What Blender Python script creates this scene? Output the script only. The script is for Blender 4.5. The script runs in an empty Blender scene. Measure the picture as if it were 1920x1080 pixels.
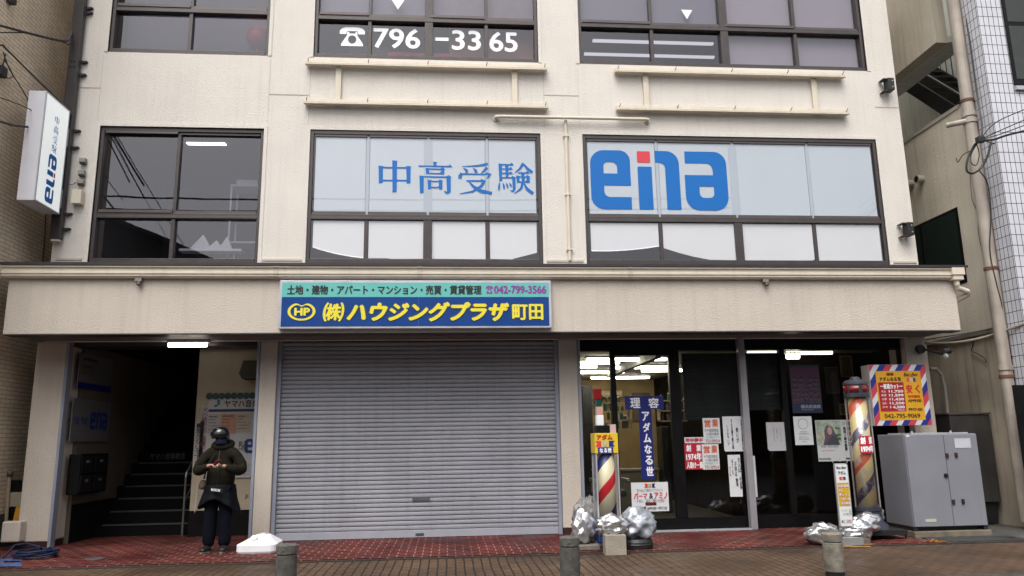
import bpy, bmesh, math, random
from mathutils import Vector, Matrix, noise
S = bpy.context.scene
COL = S.collection
R = math.radians
random.seed(7)

# ------------------------------------------------------------------ camera, sky, sun, exposure
FPX, YAW, PITCH, ROLL, DIST, EYE = 1426.5, .08497, .19818, -.016122, 12.757, 1.5
_cy, _sy, _cp, _sp = math.cos(YAW), math.sin(YAW), math.cos(PITCH), math.sin(PITCH)
_fw = Vector((_sy*_cp, _cy*_cp, _sp)); _r = Vector((_cy, -_sy, 0)); _u = _r.cross(_fw)
_cr, _sr = math.cos(ROLL), math.sin(ROLL)
CR, CU = _cr*_r + _sr*_u, -_sr*_r + _cr*_u
EYEP = Vector((0, -DIST, EYE))
cam_d = bpy.data.cameras.new('camera'); cam = bpy.data.objects.new('camera', cam_d); COL.objects.link(cam)
cam_d.sensor_width = 36; cam_d.lens = FPX/1920*36; cam_d.clip_end = 2000; cam_d.clip_start = .05
cam.matrix_world = Matrix(((CR.x, CU.x, -_fw.x, EYEP.x), (CR.y, CU.y, -_fw.y, EYEP.y), (CR.z, CU.z, -_fw.z, EYEP.z), (0, 0, 0, 1)))
S.camera = cam
SUN_EL, SUN_AZ = R(58), R(200)      # azimuth from +Y, clockwise
W = bpy.data.worlds.new('World'); S.world = W; W.use_nodes = True
wn = W.node_tree.nodes; wl = W.node_tree.links; bg = wn['Background']
sky = wn.new('ShaderNodeTexSky'); sky.sky_type = 'NISHITA'; sky.sun_disc = False
sky.sun_elevation = SUN_EL; sky.sun_rotation = SUN_AZ; sky.air_density = 1.0; sky.dust_density = 4.0; sky.ozone_density = 1.0
hs = wn.new('ShaderNodeHueSaturation'); hs.inputs['Saturation'].default_value = .22
wl.new(sky.outputs[0], hs.inputs['Color']); wl.new(hs.outputs[0], bg.inputs['Color']); bg.inputs['Strength'].default_value = .12
sd = bpy.data.lights.new('sun', 'SUN'); sd.energy = 1.2; sd.angle = R(50); sd.color = (1, .97, .93)
so = bpy.data.objects.new('sun', sd); COL.objects.link(so)
_sd = Vector((math.sin(SUN_AZ)*math.cos(SUN_EL), math.cos(SUN_AZ)*math.cos(SUN_EL), math.sin(SUN_EL)))
so.rotation_euler = (-_sd).to_track_quat('-Z', 'Y').to_euler(); so.location = _sd*40
S.view_settings.view_transform = 'Standard'; S.view_settings.look = 'None'; S.view_settings.gamma = 1
S.view_settings.exposure = 1.0
S.cycles.use_denoising = True
S.cycles.max_bounces = 8; S.cycles.transparent_max_bounces = 12

# ------------------------------------------------------------------ measuring: a photo pixel onto a plane of the place
def _ray(x, y): return _fw + CR*((x-960)/FPX) - CU*((y-540)/FPX)
def at(x, y, Y): d = _ray(x, y); return EYEP + d*((Y+DIST)/d.y)
def gr(x, y, z=0): d = _ray(x, y); return EYEP + d*((z-EYE)/d.z)
def onx(x, y, X): d = _ray(x, y); return EYEP + d*(X/d.x)
def rect(x0, y0, x1, y1, Y):
    a, b = at(x0, y0, Y), at(x1, y1, Y); return a.x, b.x, b.z, a.z     # X0 X1 Z0 Z1

# ------------------------------------------------------------------ materials
MATS = {}
def lin(r, g, b):
    f = lambda c: c/12.92 if c <= .04045 else ((c+.055)/1.055)**2.4
    return f(r/255), f(g/255), f(b/255)
def M(name, rgb, rough=.5, metal=0., var=.12, vs=4., bump=0., bs=40., spec=.5, streak=0., emit=0., coat=0., alpha=1.):
    if name in MATS: return MATS[name]
    m = bpy.data.materials.new(name); m.use_nodes = True; MATS[name] = m
    n, l = m.node_tree.nodes, m.node_tree.links; p = n['Principled BSDF']
    tc = n.new('ShaderNodeTexCoord')
    nz = n.new('ShaderNodeTexNoise'); nz.inputs['Scale'].default_value = vs; nz.inputs['Detail'].default_value = 5
    l.new(tc.outputs['Object'], nz.inputs['Vector'])
    mr = n.new('ShaderNodeMapRange'); mr.inputs[1].default_value = .3; mr.inputs[2].default_value = .7
    mr.inputs[3].default_value = 1-var; mr.inputs[4].default_value = 1+var*.6; l.new(nz.outputs['Fac'], mr.inputs[0])
    fac = mr.outputs[0]
    if streak:
        mp = n.new('ShaderNodeMapping'); mp.inputs['Scale'].default_value = (7, 7, .30); l.new(tc.outputs['Object'], mp.inputs[0])
        n2 = n.new('ShaderNodeTexNoise'); n2.inputs['Scale'].default_value = 1.6; n2.inputs['Detail'].default_value = 6; l.new(mp.outputs[0], n2.inputs['Vector'])
        m2 = n.new('ShaderNodeMapRange'); m2.inputs[1].default_value = .5; m2.inputs[2].default_value = .8; m2.inputs[3].default_value = 1; m2.inputs[4].default_value = 1-streak
        l.new(n2.outputs['Fac'], m2.inputs[0])
        mm = n.new('ShaderNodeMath'); mm.operation = 'MULTIPLY'; l.new(fac, mm.inputs[0]); l.new(m2.outputs[0], mm.inputs[1]); fac = mm.outputs[0]
    mx = n.new('ShaderNodeVectorMath'); mx.operation = 'SCALE'; mx.inputs[0].default_value = rgb; l.new(fac, mx.inputs['Scale'])
    l.new(mx.outputs[0], p.inputs['Base Color'])
    p.inputs['Metallic'].default_value = metal; p.inputs['Specular IOR Level'].default_value = spec; p.inputs['Coat Weight'].default_value = coat
    r2 = n.new('ShaderNodeMapRange'); r2.inputs[1].default_value = .3; r2.inputs[2].default_value = .7; r2.inputs[3].default_value = max(.03, rough*.85); r2.inputs[4].default_value = min(1, rough*1.15)
    l.new(nz.outputs['Fac'], r2.inputs[0]); l.new(r2.outputs[0], p.inputs['Roughness'])
    if bump:
        nb = n.new('ShaderNodeTexNoise'); nb.inputs['Scale'].default_value = bs; nb.inputs['Detail'].default_value = 3; l.new(tc.outputs['Object'], nb.inputs['Vector'])
        b = n.new('ShaderNodeBump'); b.inputs['Strength'].default_value = min(1, bump); b.inputs['Distance'].default_value = .02*max(1, bump); l.new(nb.outputs['Fac'], b.inputs['Height']); l.new(b.outputs[0], p.inputs['Normal'])
    if emit:
        p.inputs['Emission Color'].default_value = (*rgb, 1); p.inputs['Emission Strength'].default_value = emit
    return m
def bricks(name, c1, c2, mortar, bw, rh, msize, axes='xy', offset=.5, rough=.5, wet=0., bump=.4, var=.15, rot=0., wetdark=.5, dirt=0., smooth=.1, fade=None, wob=0., spec=.5):
    m = bpy.data.materials.new(name); m.use_nodes = True; MATS[name] = m
    n, l = m.node_tree.nodes, m.node_tree.links; p = n['Principled BSDF']
    tc = n.new('ShaderNodeTexCoord'); sx = n.new('ShaderNodeSeparateXYZ'); l.new(tc.outputs['Object'], sx.inputs[0])
    cx = n.new('ShaderNodeCombineXYZ')
    if axes == 'xy': l.new(sx.outputs[0], cx.inputs[0]); l.new(sx.outputs[1], cx.inputs[1])
    elif axes == 'yx': l.new(sx.outputs[1], cx.inputs[0]); l.new(sx.outputs[0], cx.inputs[1])
    elif axes == 'yz': l.new(sx.outputs[1], cx.inputs[0]); l.new(sx.outputs[2], cx.inputs[1])
    else:
        ad = n.new('ShaderNodeMath'); l.new(sx.outputs[0], ad.inputs[0]); l.new(sx.outputs[1], ad.inputs[1]); l.new(ad.outputs[0], cx.inputs[0]); l.new(sx.outputs[2], cx.inputs[1])
    vec = cx.outputs[0]
    if rot:
        mp = n.new('ShaderNodeMapping'); mp.inputs['Rotation'].default_value = (0, 0, rot); l.new(vec, mp.inputs[0]); vec = mp.outputs[0]
    if wob:
        nw = n.new('ShaderNodeTexNoise'); nw.inputs['Scale'].default_value = 1.4; nw.inputs['Detail'].default_value = 3; l.new(tc.outputs['Object'], nw.inputs['Vector'])
        vw = n.new('ShaderNodeVectorMath'); vw.operation = 'MULTIPLY_ADD'; l.new(nw.outputs['Color'], vw.inputs[0]); vw.inputs[1].default_value = (wob, wob, 0); l.new(vec, vw.inputs[2]); vec = vw.outputs[0]
    p.inputs['Specular IOR Level'].default_value = spec
    b = n.new('ShaderNodeTexBrick'); b.offset = offset; b.inputs['Scale'].default_value = 1; b.inputs['Brick Width'].default_value = bw; b.inputs['Row Height'].default_value = rh
    b.inputs['Mortar Size'].default_value = msize; b.inputs['Mortar Smooth'].default_value = smooth; b.inputs['Bias'].default_value = 0
    b.inputs['Color1'].default_value = (*c1, 1); b.inputs['Color2'].default_value = (*c2, 1); b.inputs['Mortar'].default_value = (*mortar, 1)
    l.new(vec, b.inputs['Vector'])
    nz = n.new('ShaderNodeTexNoise'); nz.inputs['Scale'].default_value = 2.2; nz.inputs['Detail'].default_value = 8; l.new(tc.outputs['Object'], nz.inputs['Vector'])
    mr = n.new('ShaderNodeMapRange'); mr.inputs[1].default_value = .3; mr.inputs[2].default_value = .7; mr.inputs[3].default_value = 1-var; mr.inputs[4].default_value = 1+var*.5; l.new(nz.outputs['Fac'], mr.inputs[0])
    mx = n.new('ShaderNodeVectorMath'); mx.operation = 'SCALE'; l.new(b.outputs['Color'], mx.inputs[0]); l.new(mr.outputs[0], mx.inputs['Scale'])
    col = mx.outputs[0]
    if fade:
        nf = n.new('ShaderNodeTexNoise'); nf.inputs['Scale'].default_value = .75; nf.inputs['Detail'].default_value = 5; l.new(tc.outputs['Object'], nf.inputs['Vector'])
        mf = n.new('ShaderNodeMapRange'); mf.inputs[1].default_value = .50; mf.inputs[2].default_value = .68; l.new(nf.outputs['Fac'], mf.inputs[0])
        df = n.new('ShaderNodeMath'); df.operation = 'MULTIPLY'; l.new(mf.outputs[0], df.inputs[0]); l.new(b.outputs['Fac'], df.inputs[1])
        xf = n.new('ShaderNodeMix'); xf.data_type = 'RGBA'; l.new(df.outputs[0], xf.inputs[0]); l.new(col, xf.inputs[6]); xf.inputs[7].default_value = (*fade, 1); col = xf.outputs[2]
    n3 = n.new('ShaderNodeTexNoise'); n3.inputs['Scale'].default_value = 1.1; n3.inputs['Detail'].default_value = 6; l.new(tc.outputs['Object'], n3.inputs['Vector'])
    w = n.new('ShaderNodeMapRange'); w.inputs[1].default_value = .42; w.inputs[2].default_value = .62; l.new(n3.outputs['Fac'], w.inputs[0])
    if wet:
        k = n.new('ShaderNodeMapRange'); k.inputs[3].default_value = 1; k.inputs[4].default_value = wetdark; l.new(w.outputs[0], k.inputs[0])
        my = n.new('ShaderNodeVectorMath'); my.operation = 'SCALE'; l.new(col, my.inputs[0]); l.new(k.outputs[0], my.inputs['Scale']); col = my.outputs[0]
        rr = n.new('ShaderNodeMapRange'); rr.inputs[3].default_value = rough; rr.inputs[4].default_value = max(.08, rough-wet); l.new(w.outputs[0], rr.inputs[0]); l.new(rr.outputs[0], p.inputs['Roughness'])
    else: p.inputs['Roughness'].default_value = rough
    l.new(col, p.inputs['Base Color'])
    bp = n.new('ShaderNodeBump'); bp.inputs['Strength'].default_value = bump; bp.inputs['Distance'].default_value = .006; bp.invert = True
    l.new(b.outputs['Fac'], bp.inputs['Height']); l.new(bp.outputs[0], p.inputs['Normal'])
    return m
def glass(name, tint=(.9, .92, .93), boost=1.0, rough=0.0):
    m = bpy.data.materials.new(name); m.use_nodes = True; MATS[name] = m
    n, l = m.node_tree.nodes, m.node_tree.links; n.remove(n['Principled BSDF'])
    t = n.new('ShaderNodeBsdfTransparent'); t.inputs[0].default_value = (*tint, 1)
    g = n.new('ShaderNodeBsdfGlossy'); g.inputs['Roughness'].default_value = rough; g.inputs['Color'].default_value = (.96, .95, 1, 1)
    ge = n.new('ShaderNodeNewGeometry'); dt = n.new('ShaderNodeVectorMath'); dt.operation = 'DOT_PRODUCT'; l.new(ge.outputs['Incoming'], dt.inputs[0]); l.new(ge.outputs['True Normal'], dt.inputs[1])
    def ma(op, a, b=0.):
        q = n.new('ShaderNodeMath'); q.operation = op
        for i_, v in enumerate((a, b)):
            if isinstance(v, (int, float)): q.inputs[i_].default_value = v
            else: l.new(v, q.inputs[i_])
        return q
    k = ma('MULTIPLY', ma('MULTIPLY_ADD', ma('POWER', ma('SUBTRACT', 1.0, ma('ABSOLUTE', dt.outputs['Value']).outputs[0]).outputs[0], 5.0).outputs[0], .92).outputs[0], boost); k.use_clamp = True
    k.inputs[0].links[0].from_node.inputs[2].default_value = .08
    tc = n.new('ShaderNodeTexCoord'); nz = n.new('ShaderNodeTexNoise'); nz.inputs['Scale'].default_value = .9; l.new(tc.outputs['Object'], nz.inputs['Vector'])
    bp = n.new('ShaderNodeBump'); bp.inputs['Strength'].default_value = .05; bp.inputs['Distance'].default_value = .02; l.new(nz.outputs['Fac'], bp.inputs['Height']); l.new(bp.outputs[0], g.inputs['Normal'])
    x = n.new('ShaderNodeMixShader'); l.new(k.outputs[0], x.inputs[0]); l.new(t.outputs[0], x.inputs[1]); l.new(g.outputs[0], x.inputs[2]); l.new(x.outputs[0], n['Material Output'].inputs[0])
    return m
def stripes(name, cols, kind, pitch, slope, rough=.4, wear=0., cx=0., cy=0.):
    """cols: [(fraction, rgb)] repeating; kind 'helix' about the vertical axis (cx,cy in object space) or 'diag' in the xz plane"""
    m = bpy.data.materials.new(name); m.use_nodes = True; MATS[name] = m
    n, l = m.node_tree.nodes, m.node_tree.links; p = n['Principled BSDF']; p.inputs['Roughness'].default_value = rough
    tc = n.new('ShaderNodeTexCoord'); s = n.new('ShaderNodeSeparateXYZ'); l.new(tc.outputs['Object'], s.inputs[0])
    def ma(op, a, b):
        q = n.new('ShaderNodeMath'); q.operation = op
        for i, v in enumerate((a, b)):
            if isinstance(v, (int, float)): q.inputs[i].default_value = v
            else: l.new(v, q.inputs[i])
        return q.outputs[0]
    if kind == 'helix':
        ang = ma('ARCTAN2', ma('SUBTRACT', s.outputs[0], cx), ma('MULTIPLY', ma('SUBTRACT', s.outputs[1], cy), -1.0))
        v = ma('SUBTRACT', ma('MULTIPLY', s.outputs[2], 1/pitch), ma('MULTIPLY', ang, slope/(2*math.pi)))
    else: v = ma('MULTIPLY', ma('SUBTRACT', ma('MULTIPLY', s.outputs[2], slope), s.outputs[0]), 1/pitch)
    v = ma('FRACT', v, 0)
    r = n.new('ShaderNodeValToRGB'); r.color_ramp.interpolation = 'CONSTANT'; l.new(v, r.inputs[0])
    pos = 0; el = r.color_ramp.elements
    for i, (fr, c) in enumerate(cols):
        e = el[i] if i < 2 else el.new(pos)
        e.position = pos; e.color = (*c, 1); pos += fr
    col = r.outputs[0]
    nz = n.new('ShaderNodeTexNoise'); nz.inputs['Scale'].default_value = 7; nz.inputs['Detail'].default_value = 8; l.new(tc.outputs['Object'], nz.inputs['Vector'])
    mr = n.new('ShaderNodeMapRange'); mr.inputs[1].default_value = .5; mr.inputs[2].default_value = .62; mr.inputs[4].default_value = wear; l.new(nz.outputs['Fac'], mr.inputs[0])
    mx = n.new('ShaderNodeMix'); mx.data_type = 'RGBA'; l.new(mr.outputs[0], mx.inputs[0]); l.new(col, mx.inputs[6]); mx.inputs[7].default_value = (.48, .43, .38, 1)
    l.new(mx.outputs[2], p.inputs['Base Color'])
    return m
def lamp(name, rgb, strength):
    m = bpy.data.materials.new(name); m.use_nodes = True; MATS[name] = m
    p = m.node_tree.nodes['Principled BSDF']; p.inputs['Base Color'].default_value = (.8, .8, .8, 1)
    p.inputs['Emission Color'].default_value = (*rgb, 1); p.inputs['Emission Strength'].default_value = strength
    return m

# ------------------------------------------------------------------ meshes
class MB:
    def __init__(s): s.v, s.f, s.m, s.parts = [], [], [], []
    def add(s, vs, fs, m=0):
        o = len(s.v); s.parts.append((o, len(s.f))); s.v += [tuple(v) for v in vs]; s.f += [tuple(i+o for i in f) for f in fs]; s.m += [m]*len(fs)
    def box(s, x0, x1, y0, y1, z0, z1, m=0):
        x0, x1 = sorted((x0, x1)); y0, y1 = sorted((y0, y1)); z0, z1 = sorted((z0, z1))
        s.add([(x0,y0,z0),(x1,y0,z0),(x1,y1,z0),(x0,y1,z0),(x0,y0,z1),(x1,y0,z1),(x1,y1,z1),(x0,y1,z1)],
              [(0,3,2,1),(4,5,6,7),(0,1,5,4),(1,2,6,5),(2,3,7,6),(3,0,4,7)], m); return s
    def poly(s, pts, m=0): s.add(pts, [tuple(range(len(pts)))], m); return s
    def slab(s, pts, y0, y1, m=0):
        """a polygon of (x, z) points given thickness along Y"""
        n = len(pts); a = sum(pts[i][0]*pts[(i+1)%n][1]-pts[(i+1)%n][0]*pts[i][1] for i in range(n))
        if a < 0: pts = pts[::-1]
        vs = [(x,y0,z) for x,z in pts]+[(x,y1,z) for x,z in pts]
        s.add(vs, [tuple(range(n)), tuple(range(2*n-1,n-1,-1))]+[(i,i+n,(i+1)%n+n,(i+1)%n) for i in range(n)], m); return s
    def prism(s, pts, vec, m=0):
        n = len(pts); pts = [Vector(p) for p in pts]; vec = Vector(vec)
        s.add(pts+[p+vec for p in pts], [tuple(range(n-1,-1,-1)), tuple(range(n,2*n))]+[(i,(i+1)%n,(i+1)%n+n,i+n) for i in range(n)], m); return s
    def tube(s, pts, r, n=8, m=0, cap=True):
        pts = [Vector(p) for p in pts]; k = len(pts); rr = r if isinstance(r, (list, tuple)) else [r]*k
        vs = []; up = None
        for i, p in enumerate(pts):
            t = (pts[min(i+1,k-1)]-pts[max(i-1,0)]).normalized()
            if up is None: up = Vector((0,0,1)) if abs(t.z) < .9 else Vector((1,0,0))
            a = (up-t*up.dot(t)).normalized(); b = t.cross(a); up = a
            vs += [p+(a*math.cos(2*math.pi*j/n)+b*math.sin(2*math.pi*j/n))*rr[i] for j in range(n)]
        fs = [(i*n+j, i*n+(j+1)%n, (i+1)*n+(j+1)%n, (i+1)*n+j) for i in range(k-1) for j in range(n)]
        if cap: fs += [tuple(range(n-1,-1,-1)), tuple(range((k-1)*n, k*n))]
        s.add(vs, fs, m); return s
    def lathe(s, prof, c, n=24, m=0):
        """prof: [(r, z)] bottom to top round the vertical axis at c"""
        k = len(prof); vs = [(c[0]+r*math.cos(2*math.pi*j/n), c[1]+r*math.sin(2*math.pi*j/n), c[2]+z) for r, z in prof for j in range(n)]
        fs = [(i*n+j, i*n+(j+1)%n, (i+1)*n+(j+1)%n, (i+1)*n+j) for i in range(k-1) for j in range(n)]
        fs += [tuple(range(n-1,-1,-1)), tuple(range((k-1)*n, k*n))]
        s.add(vs, fs, m); return s
    def ball(s, c, r, n=16, k=10, m=0):
        r = r if isinstance(r, (list, tuple)) else (r, r, r)
        vs = [(c[0]+r[0]*math.sin(math.pi*(i+.02)/(k-.96+1))*math.cos(2*math.pi*j/n), c[1]+r[1]*math.sin(math.pi*(i+.02)/(k-.96+1))*math.sin(2*math.pi*j/n), c[2]-r[2]*math.cos(math.pi*(i+.02)/(k-.96+1))) for i in range(k+1) for j in range(n)]
        fs = [(i*n+j, i*n+(j+1)%n, (i+1)*n+(j+1)%n, (i+1)*n+j) for i in range(k) for j in range(n)]
        fs += [tuple(range(n-1,-1,-1)), tuple(range(k*n, (k+1)*n))]
        s.add(vs, fs, m); return s
    def build_each(s, name, mats, parent=None, bevel=0., smooth=False):
        '''one object per added piece, for pieces that stand apart'''
        out = []
        for (v0, f0), (v1, f1) in zip(s.parts, s.parts[1:]+[(len(s.v), len(s.f))]):
            q = MB(); q.v = s.v[v0:v1]; q.f = [tuple(i-v0 for i in f) for f in s.f[f0:f1]]; q.m = s.m[f0:f1]
            out.append(q.build(name, mats, parent, bevel, smooth))
        return out
    def build(s, name, mats, parent=None, bevel=0., smooth=False, seg=2):
        me = bpy.data.meshes.new(name); inv = root_inv(parent)
        me.from_pydata([inv @ Vector(v) for v in s.v], [], s.f)
        if not isinstance(mats, (list, tuple)): mats = [mats]
        for x in mats: me.materials.append(x)
        me.polygons.foreach_set('material_index', s.m)
        if smooth: me.polygons.foreach_set('use_smooth', [True]*len(s.f))
        me.update()
        o = bpy.data.objects.new(name, me); COL.objects.link(o)
        if parent: o.parent = parent; ROOTS[o.name] = ROOTS.get(parent.name)
        if bevel:
            b = o.modifiers.new('bevel', 'BEVEL'); b.width = bevel; b.segments = seg; b.limit_method = 'ANGLE'; b.angle_limit = R(40)
        return o
ROOTS = {}
def root_inv(parent):
    mt = ROOTS.get(parent.name) if parent else None
    return mt.inverted() if mt is not None else Matrix.Identity(4)
def tag(o, label, cat, group=None, kind=None):
    o['label'] = label; o['category'] = cat
    if group: o['group'] = group
    if kind: o['kind'] = kind
    return o
def thing(name, label, cat, loc=(0,0,0), group=None):
    o = bpy.data.objects.new(name, None); COL.objects.link(o); o.empty_display_size = .1
    o.location = loc; ROOTS[o.name] = Matrix.Translation(Vector(loc))
    return tag(o, label, cat, group)
def structure(name, mb, mats):
    o = mb.build(name, mats); o['kind'] = 'structure'; return o
def copy_tree(o, loc, label, parent=None):
    c = o.copy(); COL.objects.link(c); c.parent = parent
    if parent is None: c.location = loc; c['label'] = label
    for ch in o.children: copy_tree(ch, loc, label, c)
    return c

# ------------------------------------------------------------------ lettering
_tc = {}
def glyphs(body, shear=0.):
    k = (body, shear)
    if k in _tc: return _tc[k]
    c = bpy.data.curves.new('letters', 'FONT'); c.body = body; c.align_x = 'CENTER' if '\n' in body else 'LEFT'; c.shear = shear; c.resolution_u = 3; c.space_line = .92
    o = bpy.data.objects.new('letters', c); COL.objects.link(o)
    me = bpy.data.meshes.new_from_object(o.evaluated_get(bpy.context.evaluated_depsgraph_get()))
    bpy.data.objects.remove(o); bpy.data.curves.remove(c)
    vs = [v.co.copy() for v in me.vertices]; fs = [tuple(p.vertices) for p in me.polygons]; bpy.data.meshes.remove(me)
    x0, x1 = min(v.x for v in vs), max(v.x for v in vs); y0, y1 = min(v.y for v in vs), max(v.y for v in vs)
    _tc[k] = ([((v.x-x0)/(x1-x0), (v.y-y0)/max(1e-6, y1-y0)) for v in vs], fs); return _tc[k]
_lift = [0]
def letter(mb, body, O, U, V, m=0, bold=0., shear=0.):
    """fit text into the parallelogram O + u*U + v*V; bold: extra stroke width in metres"""
    vs, fs = glyphs(body, shear); O, U, V = Vector(O), Vector(U), Vector(V); N = U.cross(V).normalized()
    un, vn = U.normalized(), V.normalized(); w, h = U.length, V.length
    offs = [(0, 0)] if not bold else [(-bold, 0), (bold, 0), (0, bold*.8), (0, -bold*.8), (-bold*.6, bold*.6), (bold*.6, -bold*.6)]
    for i, (a, b) in enumerate(offs):
        _lift[0] = (_lift[0]+1) % 12
        sc = (w-2*bold)/w; sv = (h-1.6*bold)/h
        mb.add([O + un*(bold+a) + vn*(bold*.8+b) + U*(x*sc) + V*(y*sv) + N*(.0002*i+.00015*(_lift[0] % 3)) for x, y in vs], fs, m)
def tx(mb, body, x0, y0, x1, y1, Y, m=0, bold=0., shear=0.):
    a, b, z0, z1 = rect(x0, y0, x1, y1, Y)
    letter(mb, body, (a, Y, z0), (b-a, 0, 0), (0, 0, z1-z0), m, bold, shear)
def shape(mb, loops, fn, m=0):
    """filled 2D outline with holes: loops of (u, v); fn maps (u, v) to a point"""
    c = bpy.data.curves.new('outline', 'CURVE'); c.dimensions = '2D'; c.fill_mode = 'BOTH'
    for lp in loops:
        sp = c.splines.new('POLY'); sp.points.add(len(lp)-1); sp.use_cyclic_u = True
        for q, (u, v) in zip(sp.points, lp): q.co = (u, v, 0, 1)
    o = bpy.data.objects.new('outline', c); COL.objects.link(o)
    me = bpy.data.meshes.new_from_object(o.evaluated_get(bpy.context.evaluated_depsgraph_get()))
    bpy.data.objects.remove(o); bpy.data.curves.remove(c)
    mb.add([fn(v.co.x, v.co.y) for v in me.vertices], [tuple(p.vertices) for p in me.polygons], m); bpy.data.meshes.remove(me)
def rr(x0, y0, x1, y1, r, n=6):
    """rounded rectangle; r = radii of (x0y0, x1y0, x1y1, x0y1)"""
    if isinstance(r, (int, float)): r = (r,)*4
    out = []
    for (cx, cy, q), rad in zip(((x0, y0, 180), (x1, y0, 270), (x1, y1, 0), (x0, y1, 90)), r):
        sx = 1 if cx == x0 else -1; sy = 1 if cy == y0 else -1
        if rad <= 0: out.append((cx, cy)); continue
        for i in range(n+1):
            t = R(q+90*i/n); out.append((cx+sx*rad+rad*math.cos(t), cy+sy*rad+rad*math.sin(t)))
    return out
def logo(mb, fn, mb_blue=0, red=1, dot=True):
    """three-letter wordmark on a 262 x 114 grid, v downwards in the grid"""
    f = lambda u, v: fn(u/262, 1-v/114)
    def sh(loops, m): shape(mb, loops, f, m)
    # e
    e = [(x, y) for x, y in rr(0, 0, 76, 68, (26, 20, 0, 0))]
    sh([[(0, 90)]+[(26-26*math.cos(R(a)), 26-26*math.sin(R(a))) for a in range(0, 91, 15)]+[(56+20*math.sin(R(a)), 20-20*math.cos(R(a))) for a in range(0, 91, 15)]
        +[(76, 68), (25, 68), (25, 80)]+[(35-10*math.cos(R(a)), 80+10*math.sin(R(a))) for a in range(0, 91, 30)]+[(76, 90), (76, 113), (24, 113)]
        +[(24-24*math.sin(R(a)), 89+24*math.cos(R(a))) for a in range(15, 91, 15)],
        rr(25, 23, 51, 45, (8, 10, 0, 0))], mb_blue)
    if dot: sh([rr(90, 1, 115, 23, 2)], red); sh([rr(90, 31, 117, 113, 2)], mb_blue)
    else: sh([rr(90, 1, 117, 113, 2)], mb_blue)
    sh([[(124, 0), (146, 0)]+[(146+24*math.sin(R(a)), 24-24*math.cos(R(a))) for a in range(15, 91, 15)]+[(170, 113), (143, 113), (143, 34)]+[(133+10*math.cos(R(a)), 33-10*math.sin(R(a))) for a in range(0, 91, 30)]+[(124, 23)]], mb_blue)
    sh([[(182, 0), (238, 0)]+[(238+24*math.sin(R(a)), 24-24*math.cos(R(a))) for a in range(15, 91, 15)]+[(262, 88)]+[(236+26*math.cos(R(a)), 88+26*math.sin(R(a))) for a in range(15, 91, 15)]
        +[(206, 114)]+[(206-26*math.sin(R(a)), 88+26*math.cos(R(a))) for a in range(15, 91, 15)]+[(180, 46), (235, 46), (235, 36)]+[(223+12*math.cos(R(a)), 35-12*math.sin(R(a))) for a in range(0, 91, 30)]+[(182, 23)],
        rr(207, 68, 235, 90, (0, 0, 9, 9))], mb_blue)
def telephone(mb, O, U, V, m=0):
    O, U, V = Vector(O), Vector(U), Vector(V); f = lambda u, v: O+U*u+V*v
    hs = [(0, .70), (.02, .82), (.10, .92), (.24, .98), (.5, 1.0), (.76, .98), (.90, .92), (.98, .82), (1, .70), (.98, .62), (.74, .62), (.72, .70), (.70, .78), (.30, .78), (.28, .70), (.26, .62), (.02, .62)]
    shape(mb, [hs], f, m)
    body = [(.07, 0), (.07, .10), (.20, .36), (.30, .56), (.30, .74), (.38, .74), (.38, .66), (.62, .66), (.62, .74), (.70, .74), (.70, .56), (.80, .36), (.93, .10), (.93, 0)]
    N = U.cross(V).normalized()*.0012
    shape(mb, [body, [(.5+.165*math.cos(R(a)), .34+.22*math.sin(R(a))) for a in range(0, 360, 20)]], lambda u, v: f(u, v)+N, m)
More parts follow.
